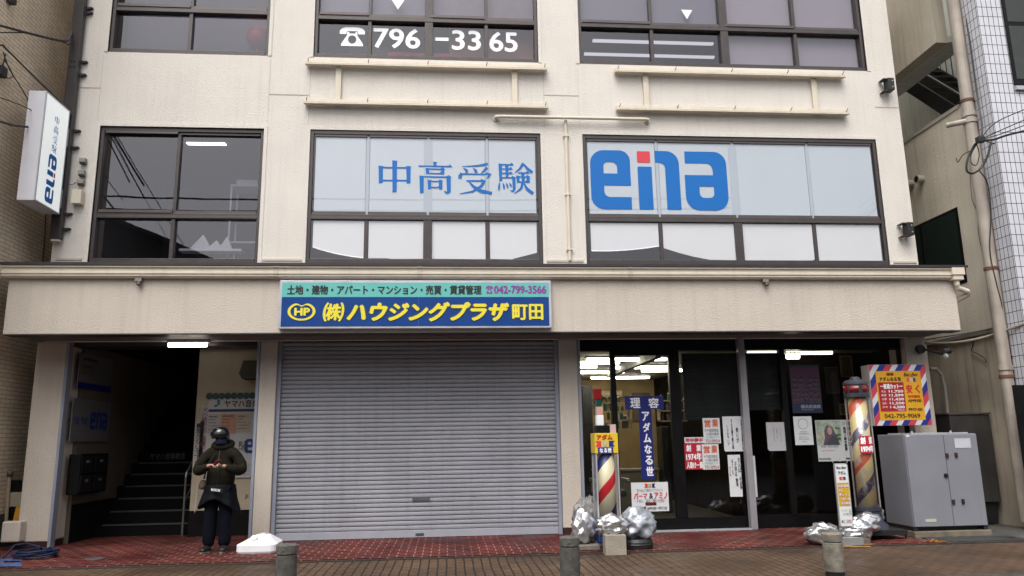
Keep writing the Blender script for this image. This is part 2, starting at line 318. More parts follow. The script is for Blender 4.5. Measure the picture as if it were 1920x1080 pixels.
def minchou(ch):
    """serif strokes of four characters on a 100 x 100 grid, v upwards: list of polygons"""
    P = []
    def H(x0, x1, y, w=4.5): P.append([(x0, y-w/2), (x1-6, y-w/2), (x1, y-w/2), (x1-3, y+3), (x1-7, y+7), (x1-11, y+w/2), (x0, y+w/2)])
    def V(x, y0, y1, w=11): P.append([(x-w/2, y0), (x+w/2, y0+2), (x+w/2, y1-2), (x+w/2+2, y1+1), (x-w/2-2, y1+3)])
    def T(*pts):                       # tapered stroke: (x, y, width)
        a, b = [], []
        for i, (x, y, w) in enumerate(pts):
            x0, y0, _ = pts[max(0, i-1)]; x1, y1, _ = pts[min(len(pts)-1, i+1)]; d = math.hypot(x1-x0, y1-y0) or 1
            nx, ny = -(y1-y0)/d*w/2, (x1-x0)/d*w/2; a.append((x+nx, y+ny)); b.append((x-nx, y-ny))
        for i in range(len(a)-1): P.append([a[i], a[i+1], b[i+1], b[i]])
    if ch == 0:
        V(9, 28, 80); V(89, 28, 80); H(8, 96, 77); H(8, 94, 37); V(49, 0, 97, 12)
    elif ch == 1:
        V(49, 87, 98, 9); H(0, 100, 86); V(27, 60, 78, 9); V(72, 60, 78, 9); H(27, 78, 77, 4); H(27, 74, 63, 4)
        V(10, 0, 53); H(10, 96, 52); V(90, 2, 53); T((90, 4, 9), (82, 3, 7), (76, 8, 2)); V(33, 12, 40, 9); V(66, 12, 40, 9); H(32, 72, 38, 4); H(32, 68, 19, 4)
    elif ch == 2:
        T((88, 99, 9), (60, 93, 6), (12, 89, 2)); T((16, 84, 2), (24, 78, 8), (26, 70, 9)); T((44, 85, 2), (51, 78, 8), (53, 70, 9)); T((86, 87, 10), (76, 76, 6), (68, 69, 2))
        T((10, 68, 8), (6, 58, 11), (5, 50, 9)); H(8, 92, 65); T((94, 68, 10), (90, 58, 6), (84, 50, 2)); H(24, 76, 43)
        T((78, 45, 9), (68, 26, 8), (42, 8, 6), (4, 0, 2)); T((30, 43, 3), (44, 25, 8), (66, 10, 12), (99, 3, 9))
    else:
        V(7, 40, 95, 8); H(7, 46, 94, 4); H(7, 43, 80, 4); H(7, 43, 66, 4); H(7, 49, 52, 4); V(26, 52, 94, 8); V(46, 12, 53, 8); T((46, 14, 7), (41, 8, 6), (35, 12, 2))
        T((4, 36, 3), (2, 24, 6), (1, 12, 4)); T((14, 34, 3), (16, 24, 6), (17, 16, 4)); T((23, 34, 3), (26, 26, 6), (27, 19, 4)); T((32, 35, 3), (36, 28, 6), (37, 23, 4))
        T((74, 100, 8), (64, 82, 6), (48, 68, 2)); T((74, 98, 4), (86, 82, 8), (100, 70, 9)); H(58, 92, 68, 4); V(58, 36, 57, 8); V(88, 36, 57, 8); H(58, 92, 55, 4); H(58, 90, 39, 4)
        V(73, 40, 68, 8); T((72, 40, 8), (66, 18, 7), (46, 1, 2)); T((75, 34, 4), (84, 16, 9), (101, 2, 10))
    return P
def mincho(mb, ch, O, U, V, m=0):
    O, U, V = Vector(O), Vector(U), Vector(V); N = U.cross(V).normalized()
    for i, pg in enumerate(minchou(ch)):
        a = sum(pg[j][0]*pg[(j+1) % len(pg)][1]-pg[(j+1) % len(pg)][0]*pg[j][1] for j in range(len(pg)))
        if a < 0: pg = pg[::-1]
        mb.poly([O+U*(x/100)+V*(y/100)+N*(.0001*(i % 20)) for x, y in pg], m)

# palette
STUCCO = M('cream stucco', (.645, .60, .545), .85, var=.05, vs=1.3, bump=.5, bs=40, spec=.2, streak=.07)
STUCCO2 = M('fascia stucco', (.53, .47, .405), .85, var=.05, vs=1.5, bump=.45, bs=40, spec=.2, streak=.10)
CREAM = M('cream painted metal', (.62, .55, .44), .55, var=.08, vs=3, streak=.12)
BROWN = M('brown anodised aluminium', (.060, .050, .048), .38, metal=.3, var=.15, vs=6)
DARKBR = M('dark brown steel', (.028, .022, .024), .45, var=.2, vs=5)
BLACK = M('black aluminium', (.0025, .0025, .003), .5, var=.2, spec=.2)
GREYP = M('grey painted steel', (.25, .27, .33), .5, var=.08, vs=3, streak=.1)
ALU = M('pale aluminium', (.42, .43, .46), .4, metal=.3, var=.08)
WHITE = M('white plastic', (.72, .73, .75), .45, var=.05)
PAPER = M('paper', (.62, .63, .64), .8, var=.06, vs=9)
FILMU = M('pale blue window film', (.425, .468, .51), .6, var=.02, vs=1)
FILMG = M('pale film strip', (.36, .40, .45), .5, var=.03)
FILML = M('white window board', (.57, .57, .58), .6, var=.02, vs=1)
BLUE = M('logo blue', (.003, .125, .42), .5, var=.03, spec=.3)
RED = M('red ink', (.60, .03, .05), .5, var=.05)
INK = M('black ink', (.012, .012, .014), .6, var=.1)
WINK = M('white lettering', (.82, .82, .84), .5, var=.03)
DARKRM = M('dim interior paint', (.10, .095, .10), .9, var=.15)
DIM = M('black wainscot and stairwell shade', (.008, .007, .007), .9, var=.3, spec=.1)  # black wainscot; on the stairwell walls the colour stands in for deep shade
RUBBER = M('black rubber', (.010, .010, .011), .5, var=.2)
GLASSU = glass('upper window glass', (.66, .65, .69), 1.15)
GLASSF = glass('clear window glass', (.99, .99, .99), 1.0)
GLASSS = glass('shop glass', (.80, .82, .80), .36)
CLEAR = glass('clear acrylic', (.92, .92, .90), 1.0, .05)
FOIL = M('silver foil', (.66, .66, .68), .33, metal=.9, var=.15, vs=5, bump=.2, bs=12)
FOILD = M('dull silver cover', (.36, .38, .42), .5, metal=.5, var=.2, vs=6, bump=.4, bs=8)
CONC = M('weathered concrete', (.17, .155, .13), .9, var=.35, vs=9, bump=.6, bs=60)
TUBE = lamp('fluorescent tube', (1, .92, .74), 13)
TUBE2 = lamp('entrance tube', (1, .95, .86), 5)
TUBE3 = lamp('office tube', (1, .95, .88), 5)
CABLE = M('black cable', (.012, .012, .013), .5)

# ------------------------------------------------------------------ ground
g = MB(); g.poly([(-400, -400, -.14), (400, -400, -.14), (400, 400, -.14), (-400, 400, -.14)])
structure('ground', g, M('wet asphalt', (.045, .045, .05), .55, var=.3, vs=3, bump=.5, bs=60))
pv = bricks('brown pavers', (.115, .068, .040), (.092, .056, .034), (.022, .014, .010), .24, .112, .010, 'yx', .5, .75, .28, .5, .35, .0, .66, wob=.04, spec=.3)
g = MB(); g.box(-30, 30, -4.32, -2.06, -.13, -.03); structure('pavement', g, pv)
g = MB(); g.box(-30, 30, -4.46, -4.325, -.13, -.024); structure('kerb', g, M('wet dark kerb', (.05, .046, .042), .6, var=.4, vs=6, bump=.4, bs=50)).modifiers.new('bevel', 'BEVEL').width = .02
red = bricks('red paving bricks', (.125, .014, .012), (.060, .010, .012), (.36, .245, .19), .226, .15, .006, 'xy', .5, .80, .35, .4, .4, 0, .5, fade=(.06, .014, .012), wob=.03, spec=.16)
g = MB(); g.box(-6.9, 6.85, -2.0, 6.3, -.12, 0); structure('paved_apron', g, red)
g = MB(); g.box(-6.9, 9.4, -2.058, -2.002, -.12, -.012); structure('apron_kerb', g, M('dirty kerb', (.035, .028, .022), .8, var=.4, vs=8))
g = MB(); g.box(6.85, 9.4, -2.0, 6, -.12, -.02); g.box(-9, -6.9, -2.0, 6, -.12, -.02); structure('alley_ground', g, M('alley concrete', (.07, .065, .058), .7, var=.35, vs=3, bump=.4, bs=40))

# ------------------------------------------------------------------ main building
B = thing('commercial_building', 'cream stuccoed three storey building with shuttered shop, barber shop and stair entrance', 'building', (1, 0, 0))
BX0, BX1 = -6.52, 8.47
Z2, Z2T, Z3, Z3T = 4.49, 6.9, 8.28, 10.62
WX = [(-5.94, -3.20), (-2.41, 1.64), (2.40, 7.93)]
holes = [(a, b, Z2, Z2T) for a, b in WX] + [(a, b, Z3, Z3T) for a, b in WX]
w = MB()
xs = sorted({BX0, BX1, *[q for a, b in WX for q in (a, b)]}); zs = [3.17, Z2, Z2T, Z3, Z3T, 11.4]
YB = .24
for i in range(len(xs)-1):
    for j in range(len(zs)-1):
        hole = any(a <= xs[i] < b and c <= zs[j] < d for a, b, c, d in holes)
        if not hole:
            for y, fl in ((0, 0), (YB, 1)):
                q = [(xs[i], y, zs[j]), (xs[i+1], y, zs[j]), (xs[i+1], y, zs[j+1]), (xs[i], y, zs[j+1])]
                w.poly(q[::-1] if fl else q)
for a, b, c, d in holes:
    w.poly([(a,0,c),(a,0,d),(a,YB,d),(a,YB,c)]); w.poly([(b,0,c),(b,YB,c),(b,YB,d),(b,0,d)])
    w.poly([(a,0,c),(a,YB,c),(b,YB,c),(b,0,c)]); w.poly([(a,0,d),(b,0,d),(b,YB,d),(a,YB,d)])
w.poly([(BX0,0,3.17),(BX0,0,11.4),(BX0,9,11.4),(BX0,9,3.17)]); w.poly([(BX1,0,3.17),(BX1,9,3.17),(BX1,9,11.4),(BX1,0,11.4)])
w.poly([(BX0,9,3.17),(BX0,9,11.4),(BX1,9,11.4),(BX1,9,3.17)]); w.poly([(BX0,0,11.4),(BX1,0,11.4),(BX1,9,11.4),(BX0,9,11.4)])
# thin raised bands round the openings and control joints
for a, b in WX:
    for c, d in ((Z2, Z2T), (Z3, Z3T)):
        w.box(a-.06, a, -.012, .05, c, d+.06); w.box(b, b+.06, -.012, .05, c, d+.06); w.box(a, b, -.012, .05, d, d+.06)
wall = w.build('wall', STUCCO, B)
j = MB()
for x0, x1, z in ((-3.15, -2.45, 7.55), (1.72, 2.36, 7.65), (-6.35, -6.0, 7.6), (8.0, 8.46, 7.55)): j.box(x0, x1, -.006, .002, z-.009, z+.009)
for x in (-6.0, -2.45, 1.72, 2.36, -3.15): j.box(x-.004, x+.004, -.004, .002, 7.0, 8.2)
for a, b in ((-6.42, -6.03), (-3.12, -2.47), (1.7, 2.34), (7.99, 8.42)): j.box(a, b, -.022, .002, Z2-.06, Z2+.04); j.box(a, b, -.034, .002, Z2+.04, Z2+.075)
j.build_each('joint', M('joint shade', (.50, .45, .39), .9, var=.1), B)
# columns
c1a, c1b = at(487, 700, 0).x, at(519, 700, 0).x; c2a, c2b = at(1048, 700, 0).x, at(1083, 700, 0).x
for a, b in ((-6.58, -6.12), (c1a, c1b), (c2a, c2b), (8.02, 8.42)):
    c = MB(); c.box(a, b, -.02, .5, .1, 3.17); cc = c.build('column', STUCCO2, B, .012)
    f = MB(); f.box(a+.006, b-.006, -.012, .49, 0, .098); f.build('skirting', M('dark red skirting', (.035, .010, .010), .5), cc)
c = MB(); c.box(-6.72, -6.45, -.2, -.024, .12, .42); c.build('plinth_block', STUCCO2, B, .02)
# canopy: fascia, soffit, roof edge, gutters
FY = -.95
f = MB(); f.box(-6.61, 8.44, FY, -.8, 3.17, 4.16); f.build('fascia', STUCCO2, B, .012)
f = MB(); f.box(-6.6, 8.43, FY+.002, -.7, 3.158, 3.168); f.build('drip_edge', DARKBR, B)
f = MB(); f.box(-6.58, 8.42, -.8, .6, 3.19, 3.3); so_ = f.build('soffit', M('soffit board', (.16, .135, .12), .8, var=.15, streak=.1), B)
f = MB(); f.box(-6.6, 8.43, -.798, 0, 3.3, 4.1); f.build('canopy_core', DARKRM, B)
f = MB()
for x in (-2.3, -1.9, -.2, .3, 1.5, 2.6, 3.6, 4.6, 6.2): f.box(x, x+.16, -.55, -.52, 3.175, 3.189)
f.build('soffit_vent', DARKBR, so_)
f = MB(); f.prism([(-6.75, -1.1, 4.20), (-6.75, 0, 4.30), (-6.75, 0, 4.42), (-6.75, -1.1, 4.245)], (15.35, 0, 0)); f.build('canopy_roof', DARKBR, B)
GP = [(-.955, 4.02), (-1.02, 4.02), (-1.05, 4.045), (-1.05, 4.075), (-1.066, 4.08), (-1.066, 4.11), (-1.056, 4.115), (-1.056, 4.165), (-1.085, 4.175), (-1.085, 4.195), (-.955, 4.195)]
gx = [-6.72, -2.65, -.45, 2.9, 8.36]
gm = MB(); gm.prism([(-6.72, y, z) for y, z in GP], (15.08, 0, 0))
gut = gm.build('gutter', CREAM, B)
cl = MB()
for x in gx[1:4]: cl.prism([(x-.04, y*1.0-.006 if y < -1 else y, z-.003 if z < 4.1 else z+.003) for y, z in GP], (.08, 0, 0))
cl.build_each('gutter_clip', M('gutter joint', (.50, .44, .36), .5), gut)
for sx, x in ((-1, -6.78), (1, 8.42)):
    h = MB(); h.box(x-.11, x+.11, -1.11, -.93, 4.08, 4.2); h.box(x-.09, x+.09, -1.09, -.94, 4.0, 4.079)
    h.tube([(x, -1.02, 4.01), (x, -1.02, 3.93), (x+sx*.02, -1.0, 3.88), (x+sx*.2, -.98, 3.82), (x+sx*.24, -.95, 3.79), (x+sx*.06, -.8, 3.67)], .045, 12)
    h.build('gutter_outlet', CREAM, B, .008)
# floors and upper rooms
r = MB()
r.box(BX0+.02, BX1-.02, .25, 8.9, 3.3, 4.2)
for z in (7.25, 10.95): r.box(BX0+.02, BX1-.02, .25, 8.9, z, z+.25)
for z0, z1 in ((4.2, 7.25), (7.5, 10.95)):
    r.box(BX0+.05, BX1-.05, 4.4, 4.5, z0, z1); r.box(BX0+.03, BX0+.1, .25, 4.4, z0, z1); r.box(BX1-.1, BX1-.03, .25, 4.4, z0, z1)
    for x in (-2.75, 2.0): r.box(x-.06, x+.06, .25, 4.4, z0, z1)
r.build('upper_rooms', M('office paint', (.17, .165, .17), .9, var=.1), B)

def curtain_win(win, x0, x1, z0, z1, Y, mat, name='blind'):
    b = MB(); b.box(x0, x1, Y, Y+.006, z0, z1); return b.build(name, mat, win)
def make_window(a, b, z0, z1, zt, main, thin, lower_only=(), strips=False):
    f = MB(); y0, y1 = (.012 if strips else .03), .17; e = .003
    f.box(a+e, a+.06, y0, y1, z0+e, z1-e); f.box(b-.06, b-e, y0, y1, z0+e, z1-e)
    f.box(a+.06, b-.06, y0-.012, y1, z0+e, z0+.085); f.box(a+.06, b-.06, y0, y1, z1-.07, z1-e)
    if zt is not None:
        f.box(a+.06, b-.06, y0+.012, y1-.002, zt-.06, zt+.035); f.box(a+.06, b-.06, y0-.004, y0+.012, zt-.06, zt-.02)
    for x in main: f.box(x-.075, x+.075, y0+.004, y1-.004, z0+.085, (zt-.06) if (strips and zt) else z1-.07)
    for x in thin:
        f.box(x-.032, x+.032, y0+.02, y1-.01, z0+.085, zt-.06)
        if not strips: f.box(x-.028, x+.028, y0+.03, y1-.01, zt+.035, z1-.07)
    win = f.build('window', BROWN, B, .004)
    if zt is not None:
        s = MB(); edges = [a+.06]+sorted(list(main)+list(thin))+[b-.06]      # sliding sash rails of the upper row
        for i, (p, q) in enumerate(zip(edges[:-1], edges[1:])):
            yy = .026 if (strips or i % 2 == 0) else .06
            s.box(p+.02, q-.02, yy, yy+.022, zt+.036, zt+.085); s.box(p+.02, q-.02, yy, yy+.022, z1-.11, z1-.071)
        s.build_each('sash', M('sash aluminium', (.085, .070, .066), .4, metal=.3), win)
    gy = .0505 if strips else .118; gm_ = MB(); gm_.poly([(a+.05, gy, z0+.05), (b-.05, gy, z0+.05), (b-.05, gy, z1-.05), (a+.05, gy, z1-.05)]); gm_.build('pane', GLASSF if strips else GLASSU, win)
    if strips:
        q = MB()
        for x in main: q.box(x-.075, x+.075, .047, y1-.004, zt+.036, z1-.071)
        for x in thin: q.box(x-.03, x+.03, .0475, y1-.01, zt+.036, z1-.071)
        q.build_each('mullion_film', FILMG, win)
    return win
ZT2, ZT3 = 5.335, 9.11
# second floor
w2l = make_window(*WX[0], Z2, Z2T, ZT2, [], [-4.64])
w2c = make_window(*WX[1], Z2, Z2T, ZT2, [-.36], [-1.41, .68], strips=True)
w2r = make_window(*WX[2], Z2, Z2T, ZT2, [5.18], [3.76, 6.6], strips=True)
def film(win, polys, mat, Y=.052, curl=None):
    m_ = MB()
    for i, p in enumerate(polys): m_.slab(p, Y+.0004*i, Y+.004+.0004*i)
    return m_.build('window_film', mat, win)
def panes(a, b, xs_): e = [a+.06]+sorted(xs_)+[b-.06]; return list(zip(e[:-1], e[1:]))
for win, (a, b), xs_ in ((w2c, WX[1], [-.36, -1.41, .68]), (w2r, WX[2], [5.18, 3.76, 6.6])):
    film(win, [[(p+.036, ZT2+.05), (q-.036, ZT2+.05), (q-.036, Z2T-.085), (p+.036, Z2T-.085)] for p, q in panes(a, b, xs_)], FILMU)
T_, B_ = ZT2-.075, Z2+.10
def px2(pts, Y=.126): return [(at(x, y, Y).x, at(x, y, Y).z) for x, y in pts]
pc = panes(*WX[1], [-.36, -1.41, .68]); pr = panes(*WX[2], [5.18, 3.76, 6.6])
lo = []
def lower(p, q, bottom):
    a, b = p+.04, q-.04; n = len(bottom); return [(a, T_), (b, T_)]+[(b+(a-b)*t, B_+h) for t, h in bottom]
lo.append(lower(*pc[0], [(0, .005), (.25, .03), (.5, .06), (.75, .115), (.95, .19), (1, .195)]))
lo.append(lower(*pc[1], [(0, .004), (.6, .0), (.68, .012), (1, .01)]))
lo.append(lower(*pc[2], [(0, .0), (1, .006)]))
lo.append(lower(*pc[3], [(0, .12), (.5, .012), (.52, .0), (1, .008)]))
film(w2c, lo, FILML)
lo = [lower(*pr[0], [(0, .245), (.2, .20), (.42, .165), (.7, .145), (1, .15)]), lower(*pr[1], [(0, .0), (.38, .005), (.6, .06), (.8, .13), (1, .215)]), lower(*pr[2], [(0, .02), (.03, .0), (1, .0)]), lower(*pr[3], [(0, .0), (1, .0)])]
film(w2r, lo, FILML)
for win, e0, e1 in ((w2c, (pc[0][0]+.045, B_+.195), (pc[0][1]-.045, B_+.01)), (w2r, (pr[0][0]+.045, B_+.15), (pr[0][1]-.045, B_+.245))):   # rolled lower edges
    m_ = MB(); n = 8
    m_.tube([(e0[0]+(e1[0]-e0[0])*t, .048, e0[1]+(e1[1]-e0[1])*(t if win is w2r and 0 else t)-(.05 if win is w2c else .055)*4*t*(1-t)*.55) for t in [i/n for i in range(n+1)]], .011, 8)
    m_.build('curled_edge', M('curled film', (.66, .66, .68), .5), win)
mb = MB()
for i, (x0, y0, x1, y1) in enumerate(((709, 300, 773, 361), (785, 303, 848, 363), (859, 306, 923, 364), (934, 305, 999, 364))):
    a, b, c, d = rect(x0, y0, x1, y1, .0445); mb = MB(); mincho(mb, i, (a, .0445, c), (b-a, 0, 0), (0, 0, d-c)); mb.build('lettering', BLUE, w2c)
mb = MB(); a, b, c, d = rect(1105.5, 281, 1368, 395, .0445)
logo(mb, lambda u, v: Vector((a+(b-a)*u, .0445, c+(d-c)*v)))
mb.build('lettering', [BLUE, RED], w2r)
# third floor
w3l = make_window(*WX[0], Z3, Z3T, ZT3+.05, [], [-4.59])
w3c = make_window(*WX[1], Z3, Z3T, ZT3, [-.36], [-1.43, .69])
w3r = make_window(*WX[2], Z3, Z3T, ZT3, [5.2], [3.8, 6.6])
BLIND = M('lavender roller blind', (.47, .43, .445), .8, var=.04, vs=1.5)
BLIND2 = M('grey roller blind', (.28, .27, .30), .8, var=.05, vs=1.5)
curtain_win(w3r, 5.26, 7.88, Z3+.06, Z3T-.06, .19, BLIND); curtain_win(w3r, 2.46, 5.14, ZT3, Z3T-.06, .19, BLIND2)
curtain_win(w3c, -2.36, -.4, ZT3, Z3T-.06, .22, BLIND2); curtain_win(w3c, -.3, 1.6, ZT3, Z3T-.06, .22, M('rose grey blind', (.30, .26, .28), .8))
curtain_win(w3l, -5.9, -3.24, Z3+.05, Z3T-.06, .6, M('dim lavender curtain', (.11, .105, .125), .9, var=.15, vs=2), 'curtain')
mb = MB(); Y = .112
a, b, c, d = rect(637, 50, 684, 87, Y); telephone(mb, (a, Y, c), (b-a, 0, 0), (0, 0, d-c)); mb.build('telephone_symbol', WINK, w3c); mb = MB(); tx(mb, '796', 700, 52, 788, 92, Y, 0, .013); mb.build('lettering', WINK, w3c); mb = MB(); tx(mb, '65', 917, 59, 971, 98, Y, 0, .013); mb.build('lettering', WINK, w3c); mb = MB(); tx(mb, '33', 847, 56, 902, 95, Y, 0, .013)
a, b, c, d = rect(816, 70, 841, 77, Y); mb.poly([(a, Y, c), (b, Y, c), (b, Y, d), (a, Y, d)])
mb.build('lettering', WINK, w3c)
mb = MB(); mb.poly([at(733, -3, Y), at(746, 18, Y), at(760, -2, Y)]); mb.build('entry_mark', WINK, w3c)
mb = MB(); mb.poly([at(1277, 18, Y), at(1288, 36, Y), at(1298, 19, Y)]); mb.build('entry_mark', WINK, w3r)

# roller shutter
sx0, sx1 = at(527, 700, .1).x, at(1046, 700, .1).x
sx0, sx1 = c1b+.005, c2a-.005
sm = MB(); N_ = 43; zt_, zb_ = 3.17, .12; hh = (zt_-zb_)/N_
prof = []
for i in range(N_):
    z = zb_+i*hh
    prof += [(.122, z), (.104, z+.006), (.098, z+.014), (.095, z+.036), (.098, z+hh-.014), (.108, z+hh-.006)]
prof.append((.13, zt_)); k = len(prof); cols_ = 40
for c_ in range(cols_):
    x0, x1 = sx0+.06+(sx1-sx0-.12)*c_/cols_, sx0+.06+(sx1-sx0-.12)*(c_+1)/cols_
    vs = [(x, y+.005*noise.noise(Vector((x*.9, z*1.3, 1)))+.0015*noise.noise(Vector((x*4, z*7, 5))), z+.003*noise.noise(Vector((x*.7, z*.5, 3)))) for x in (x0, x1) for y, z in prof]
    sm.add(vs, [(i, i+k, i+k+1, i+1) for i in range(k-1)])
SHUT = M('shutter paint', (.295, .298, .33), .42, var=.10, vs=1.2, streak=.16)
sh_ = sm.build('roller_shutter', SHUT, B)
q = MB(); q.box(sx0+.06, sx1-.06, .085, .135, .004, .118); q.build('bottom_rail', M('rail paint', (.33, .335, .38), .4, var=.08), sh_, .004)
q = MB(); q.box(sx0, sx0+.06, .03, .16, 0, 3.17); q.box(sx1-.06, sx1, .03, .16, 0, 3.17); q.build_each('guide_rail', GREYP, sh_, .004)
a, b, c, d = rect(773, 934, 806, 938, .088); q = MB(); q.box(a, b, .082, .1, c-.004, d+.004); q.build('pull_slot', M('slot', (.09, .09, .11), .5), sh_)
a, b, c, d = rect(779, 1000, 795, 1004.5, .084); q = MB(); q.box(a, b, .080, .084, c, d); lab = q.build('maker_plate', M('plate grey', (.06, .06, .06), .5), sh_)

# stair entrance
e = MB(); e.box(-6.14, -6.06, .502, 5.5, 0, 3.19, 0); ew = e.build('passage_side_wall', M('shaded passage tan', (.11, .09, .065), .85, var=.15, streak=.15), B)  # tan wall colour darkened to carry the shade of the passage
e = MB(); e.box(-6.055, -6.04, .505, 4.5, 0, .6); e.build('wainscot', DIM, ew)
LB = 1.05
bx0, bx1 = at(372, 700, LB).x, c1a+.02
e = MB(); e.box(bx0, bx1, LB, LB+.12, 0, 3.19); bw = e.build('passage_back_wall', M('passage cream', (.40, .34, .25), .85, var=.1, streak=.1), B)
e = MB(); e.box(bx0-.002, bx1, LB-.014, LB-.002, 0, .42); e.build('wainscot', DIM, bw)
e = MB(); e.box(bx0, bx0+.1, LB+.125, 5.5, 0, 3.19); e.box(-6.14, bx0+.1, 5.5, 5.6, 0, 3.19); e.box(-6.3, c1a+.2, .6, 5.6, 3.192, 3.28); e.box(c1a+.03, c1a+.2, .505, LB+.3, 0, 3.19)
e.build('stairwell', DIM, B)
st = MB()
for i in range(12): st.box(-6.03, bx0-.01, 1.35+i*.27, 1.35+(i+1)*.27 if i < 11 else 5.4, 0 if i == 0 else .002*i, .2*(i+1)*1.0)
stairs = st.build('stair', M('shaded stair tread', (.006, .0055, .0055), .8, var=.3, spec=.1), B)  # near-black steps: the stairwell's darkness is put into their colour
st = MB()
for i in range(6): st.box(-6.0+.1, bx0-.05, 1.335+i*.27, 1.349+i*.27, .2*(i+1)-.022, .2*(i+1)+.006)
st.build('nosing', M('steel nosing', (.06, .06, .06), .5, metal=.3), stairs)
st = MB(); xr = at(350, 900, 1.25).x
st.tube([(xr, 1.2, .0), (xr, 1.2, .98), (xr, 1.23, 1.05), (xr, 1.3, 1.08), (xr, 3.9, 3.0)], .02, 10); st.tube([(xr, 1.2, .55), (xr, 2.6, 1.6)], .012, 8)
st.build('handrail', M('stainless steel', (.20, .20, .20), .4, metal=.7), stairs)
mb = MB(); Ys = 1.333+.27*4
tx(mb, 'ヤマハ音楽教室', 282, 850, 347, 861, Ys-.006)
mb.build('lettering', M('grey riser lettering', (.10, .095, .09), .7), stairs)  # riser lettering in a dark grey
# entrance shutter guides
e = MB(); e.box(-6.12, -6.075, -.03, .12, 0, 3.17); e.box(c1a-.05, c1a-.002, -.03, .12, 0, 3.17); e.box(c2b+.002, c2b+.05, -.03, .12, 0, 3.17)
e.build_each('shutter_guide', GREYP, B, .004)
e = MB(); e.box(-6.12, c1a, .13, .6, 3.12, 3.188); e.build('entrance_lintel', DARKBR, B)

# barber shop front
SY = .15; sxa, sxb = c2b+.05, 8.0
HZ = at(1300, 657, SY).z+.12
q = MB(); q.box(sxa, sxb, .10, .3, HZ-.12, 3.185); q.box(sxa, sxb, .12, .2, 0, .2)
def stile(x0, y0, x1, y1, yb=.2): a = at(x0, (y0+y1)/2, SY).x; b = at(x1, (y0+y1)/2, SY).x; q.box(a, b, .11, yb, .2, HZ-.12)
stile(1148, 700, 1158, 900); stile(1259, 700, 1279, 900); stile(1470, 700, 1480, 900)
q.box(at(1150, 800, SY).x, at(1262, 800, SY).x, .118, .19, HZ-.2, HZ-.12)
q.box(at(1690, 700, SY).x, sxb, .12, .25, .2, HZ-.12)
sf = q.build('shop_front', BLACK, B, .004)
q = MB(); q.poly([(sxa, SY, .15), (sxb, SY, .15), (sxb, SY, HZ), (sxa, SY, HZ)]); q.build('pane', GLASSS, sf)
q = MB(); a = at(1393, 700, .0).x; q.box(a-.055, a+.055, -.02, .1, 0, 3.18); q.box(a-.02, a+.02, -.03, -.021, 0, 3.18); q.build('post', M('aluminium post', (.30, .29, .31), .45, metal=.2, var=.1), sf, .004)
q = MB(); q.box(sxa+.5, a-.06, -.06, .1, 0, .018); q.build('threshold', ALU, sf)
for x0, x1, yb_ in ((1281, 1384, 787), (1402, 1468, 770)):
    xa, xb = at(x0, 720, .24).x, at(x1, 720, .24).x; zb = at(1340, yb_, .24).z
    bl = MB(); n = 26
    for i in range(n): z = zb+(HZ-.16-zb)*i/n; bl.box(xa, xb, .24+.006*(i % 2), .262, z, z+(HZ-.16-zb)/n*.97)
    bl.build('blind', M('black blind slat', (.006, .007, .009), .7), sf)
# shop interior
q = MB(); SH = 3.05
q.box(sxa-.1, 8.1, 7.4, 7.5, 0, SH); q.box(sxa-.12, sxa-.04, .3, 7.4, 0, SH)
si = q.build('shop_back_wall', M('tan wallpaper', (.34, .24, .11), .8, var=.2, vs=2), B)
q = MB(); q.box(5.5, 5.58, 1.3, 7.4, 0, SH); q.box(5.3, 8.2, 1.25, 1.33, 0, SH); q.box(8.1, 8.2, .26, 1.2, 0, SH); pt = q.build('shading_partition', M('dark walnut panelling', (.006, .0035, .002), .7, var=.3, spec=.08), B)  # panelled cross wall, plus a lengthwise wall added to keep this side dark
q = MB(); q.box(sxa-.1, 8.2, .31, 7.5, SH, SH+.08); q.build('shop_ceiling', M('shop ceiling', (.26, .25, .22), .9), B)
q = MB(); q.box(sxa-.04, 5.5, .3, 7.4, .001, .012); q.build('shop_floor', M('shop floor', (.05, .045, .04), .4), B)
q = MB(); q.box(3.62, 3.74, .32, 4.6, SH-.16, SH-.004); q.build('ceiling_beam', M('grey beam', (.14, .14, .14), .7), B)
exec_marks = None

# ------------------------------------------------------------------ neighbouring buildings
LX = -7.0
L = thing('brick_sided_building', 'tan building with long narrow brick cladding beside the alley, its flank bare of windows', 'building', (-8, 2, 0))
q = MB(); q.box(-12, LX, -2.6, 9, .5, 13.5)
lw = q.build('wall', bricks('tan long bricks', (.74, .61, .455), (.66, .54, .40), (.36, .29, .21), .26, .067, .006, 'yz', .5, .85, 0, .5, .15), L)
q = MB(); q.box(-12, LX+.03, -2.62, 9, -.1, .498); q.build('base_course', M('dark base course', (.05, .045, .04), .8, var=.3), L)
for nm, pts, r in (('downlead', [(126, 648), (124, 700), (121, 760), (116, 830)], .012), ('downlead', [(86, 400), (84, 440), (80, 492)], .012)):
    q = MB(); q.tube([onx(x, y, LX+.012) for x, y in pts], r, 6); q.build(nm, M('brown cable', (.05, .03, .02), .6), L)
q = MB(); p = onx(15, 3, LX); q.box(LX+.002, LX+.1, p.y-.06, p.y+.06, p.z-.03, p.z+.06); q.build('vent_hood', DARKBR, L)

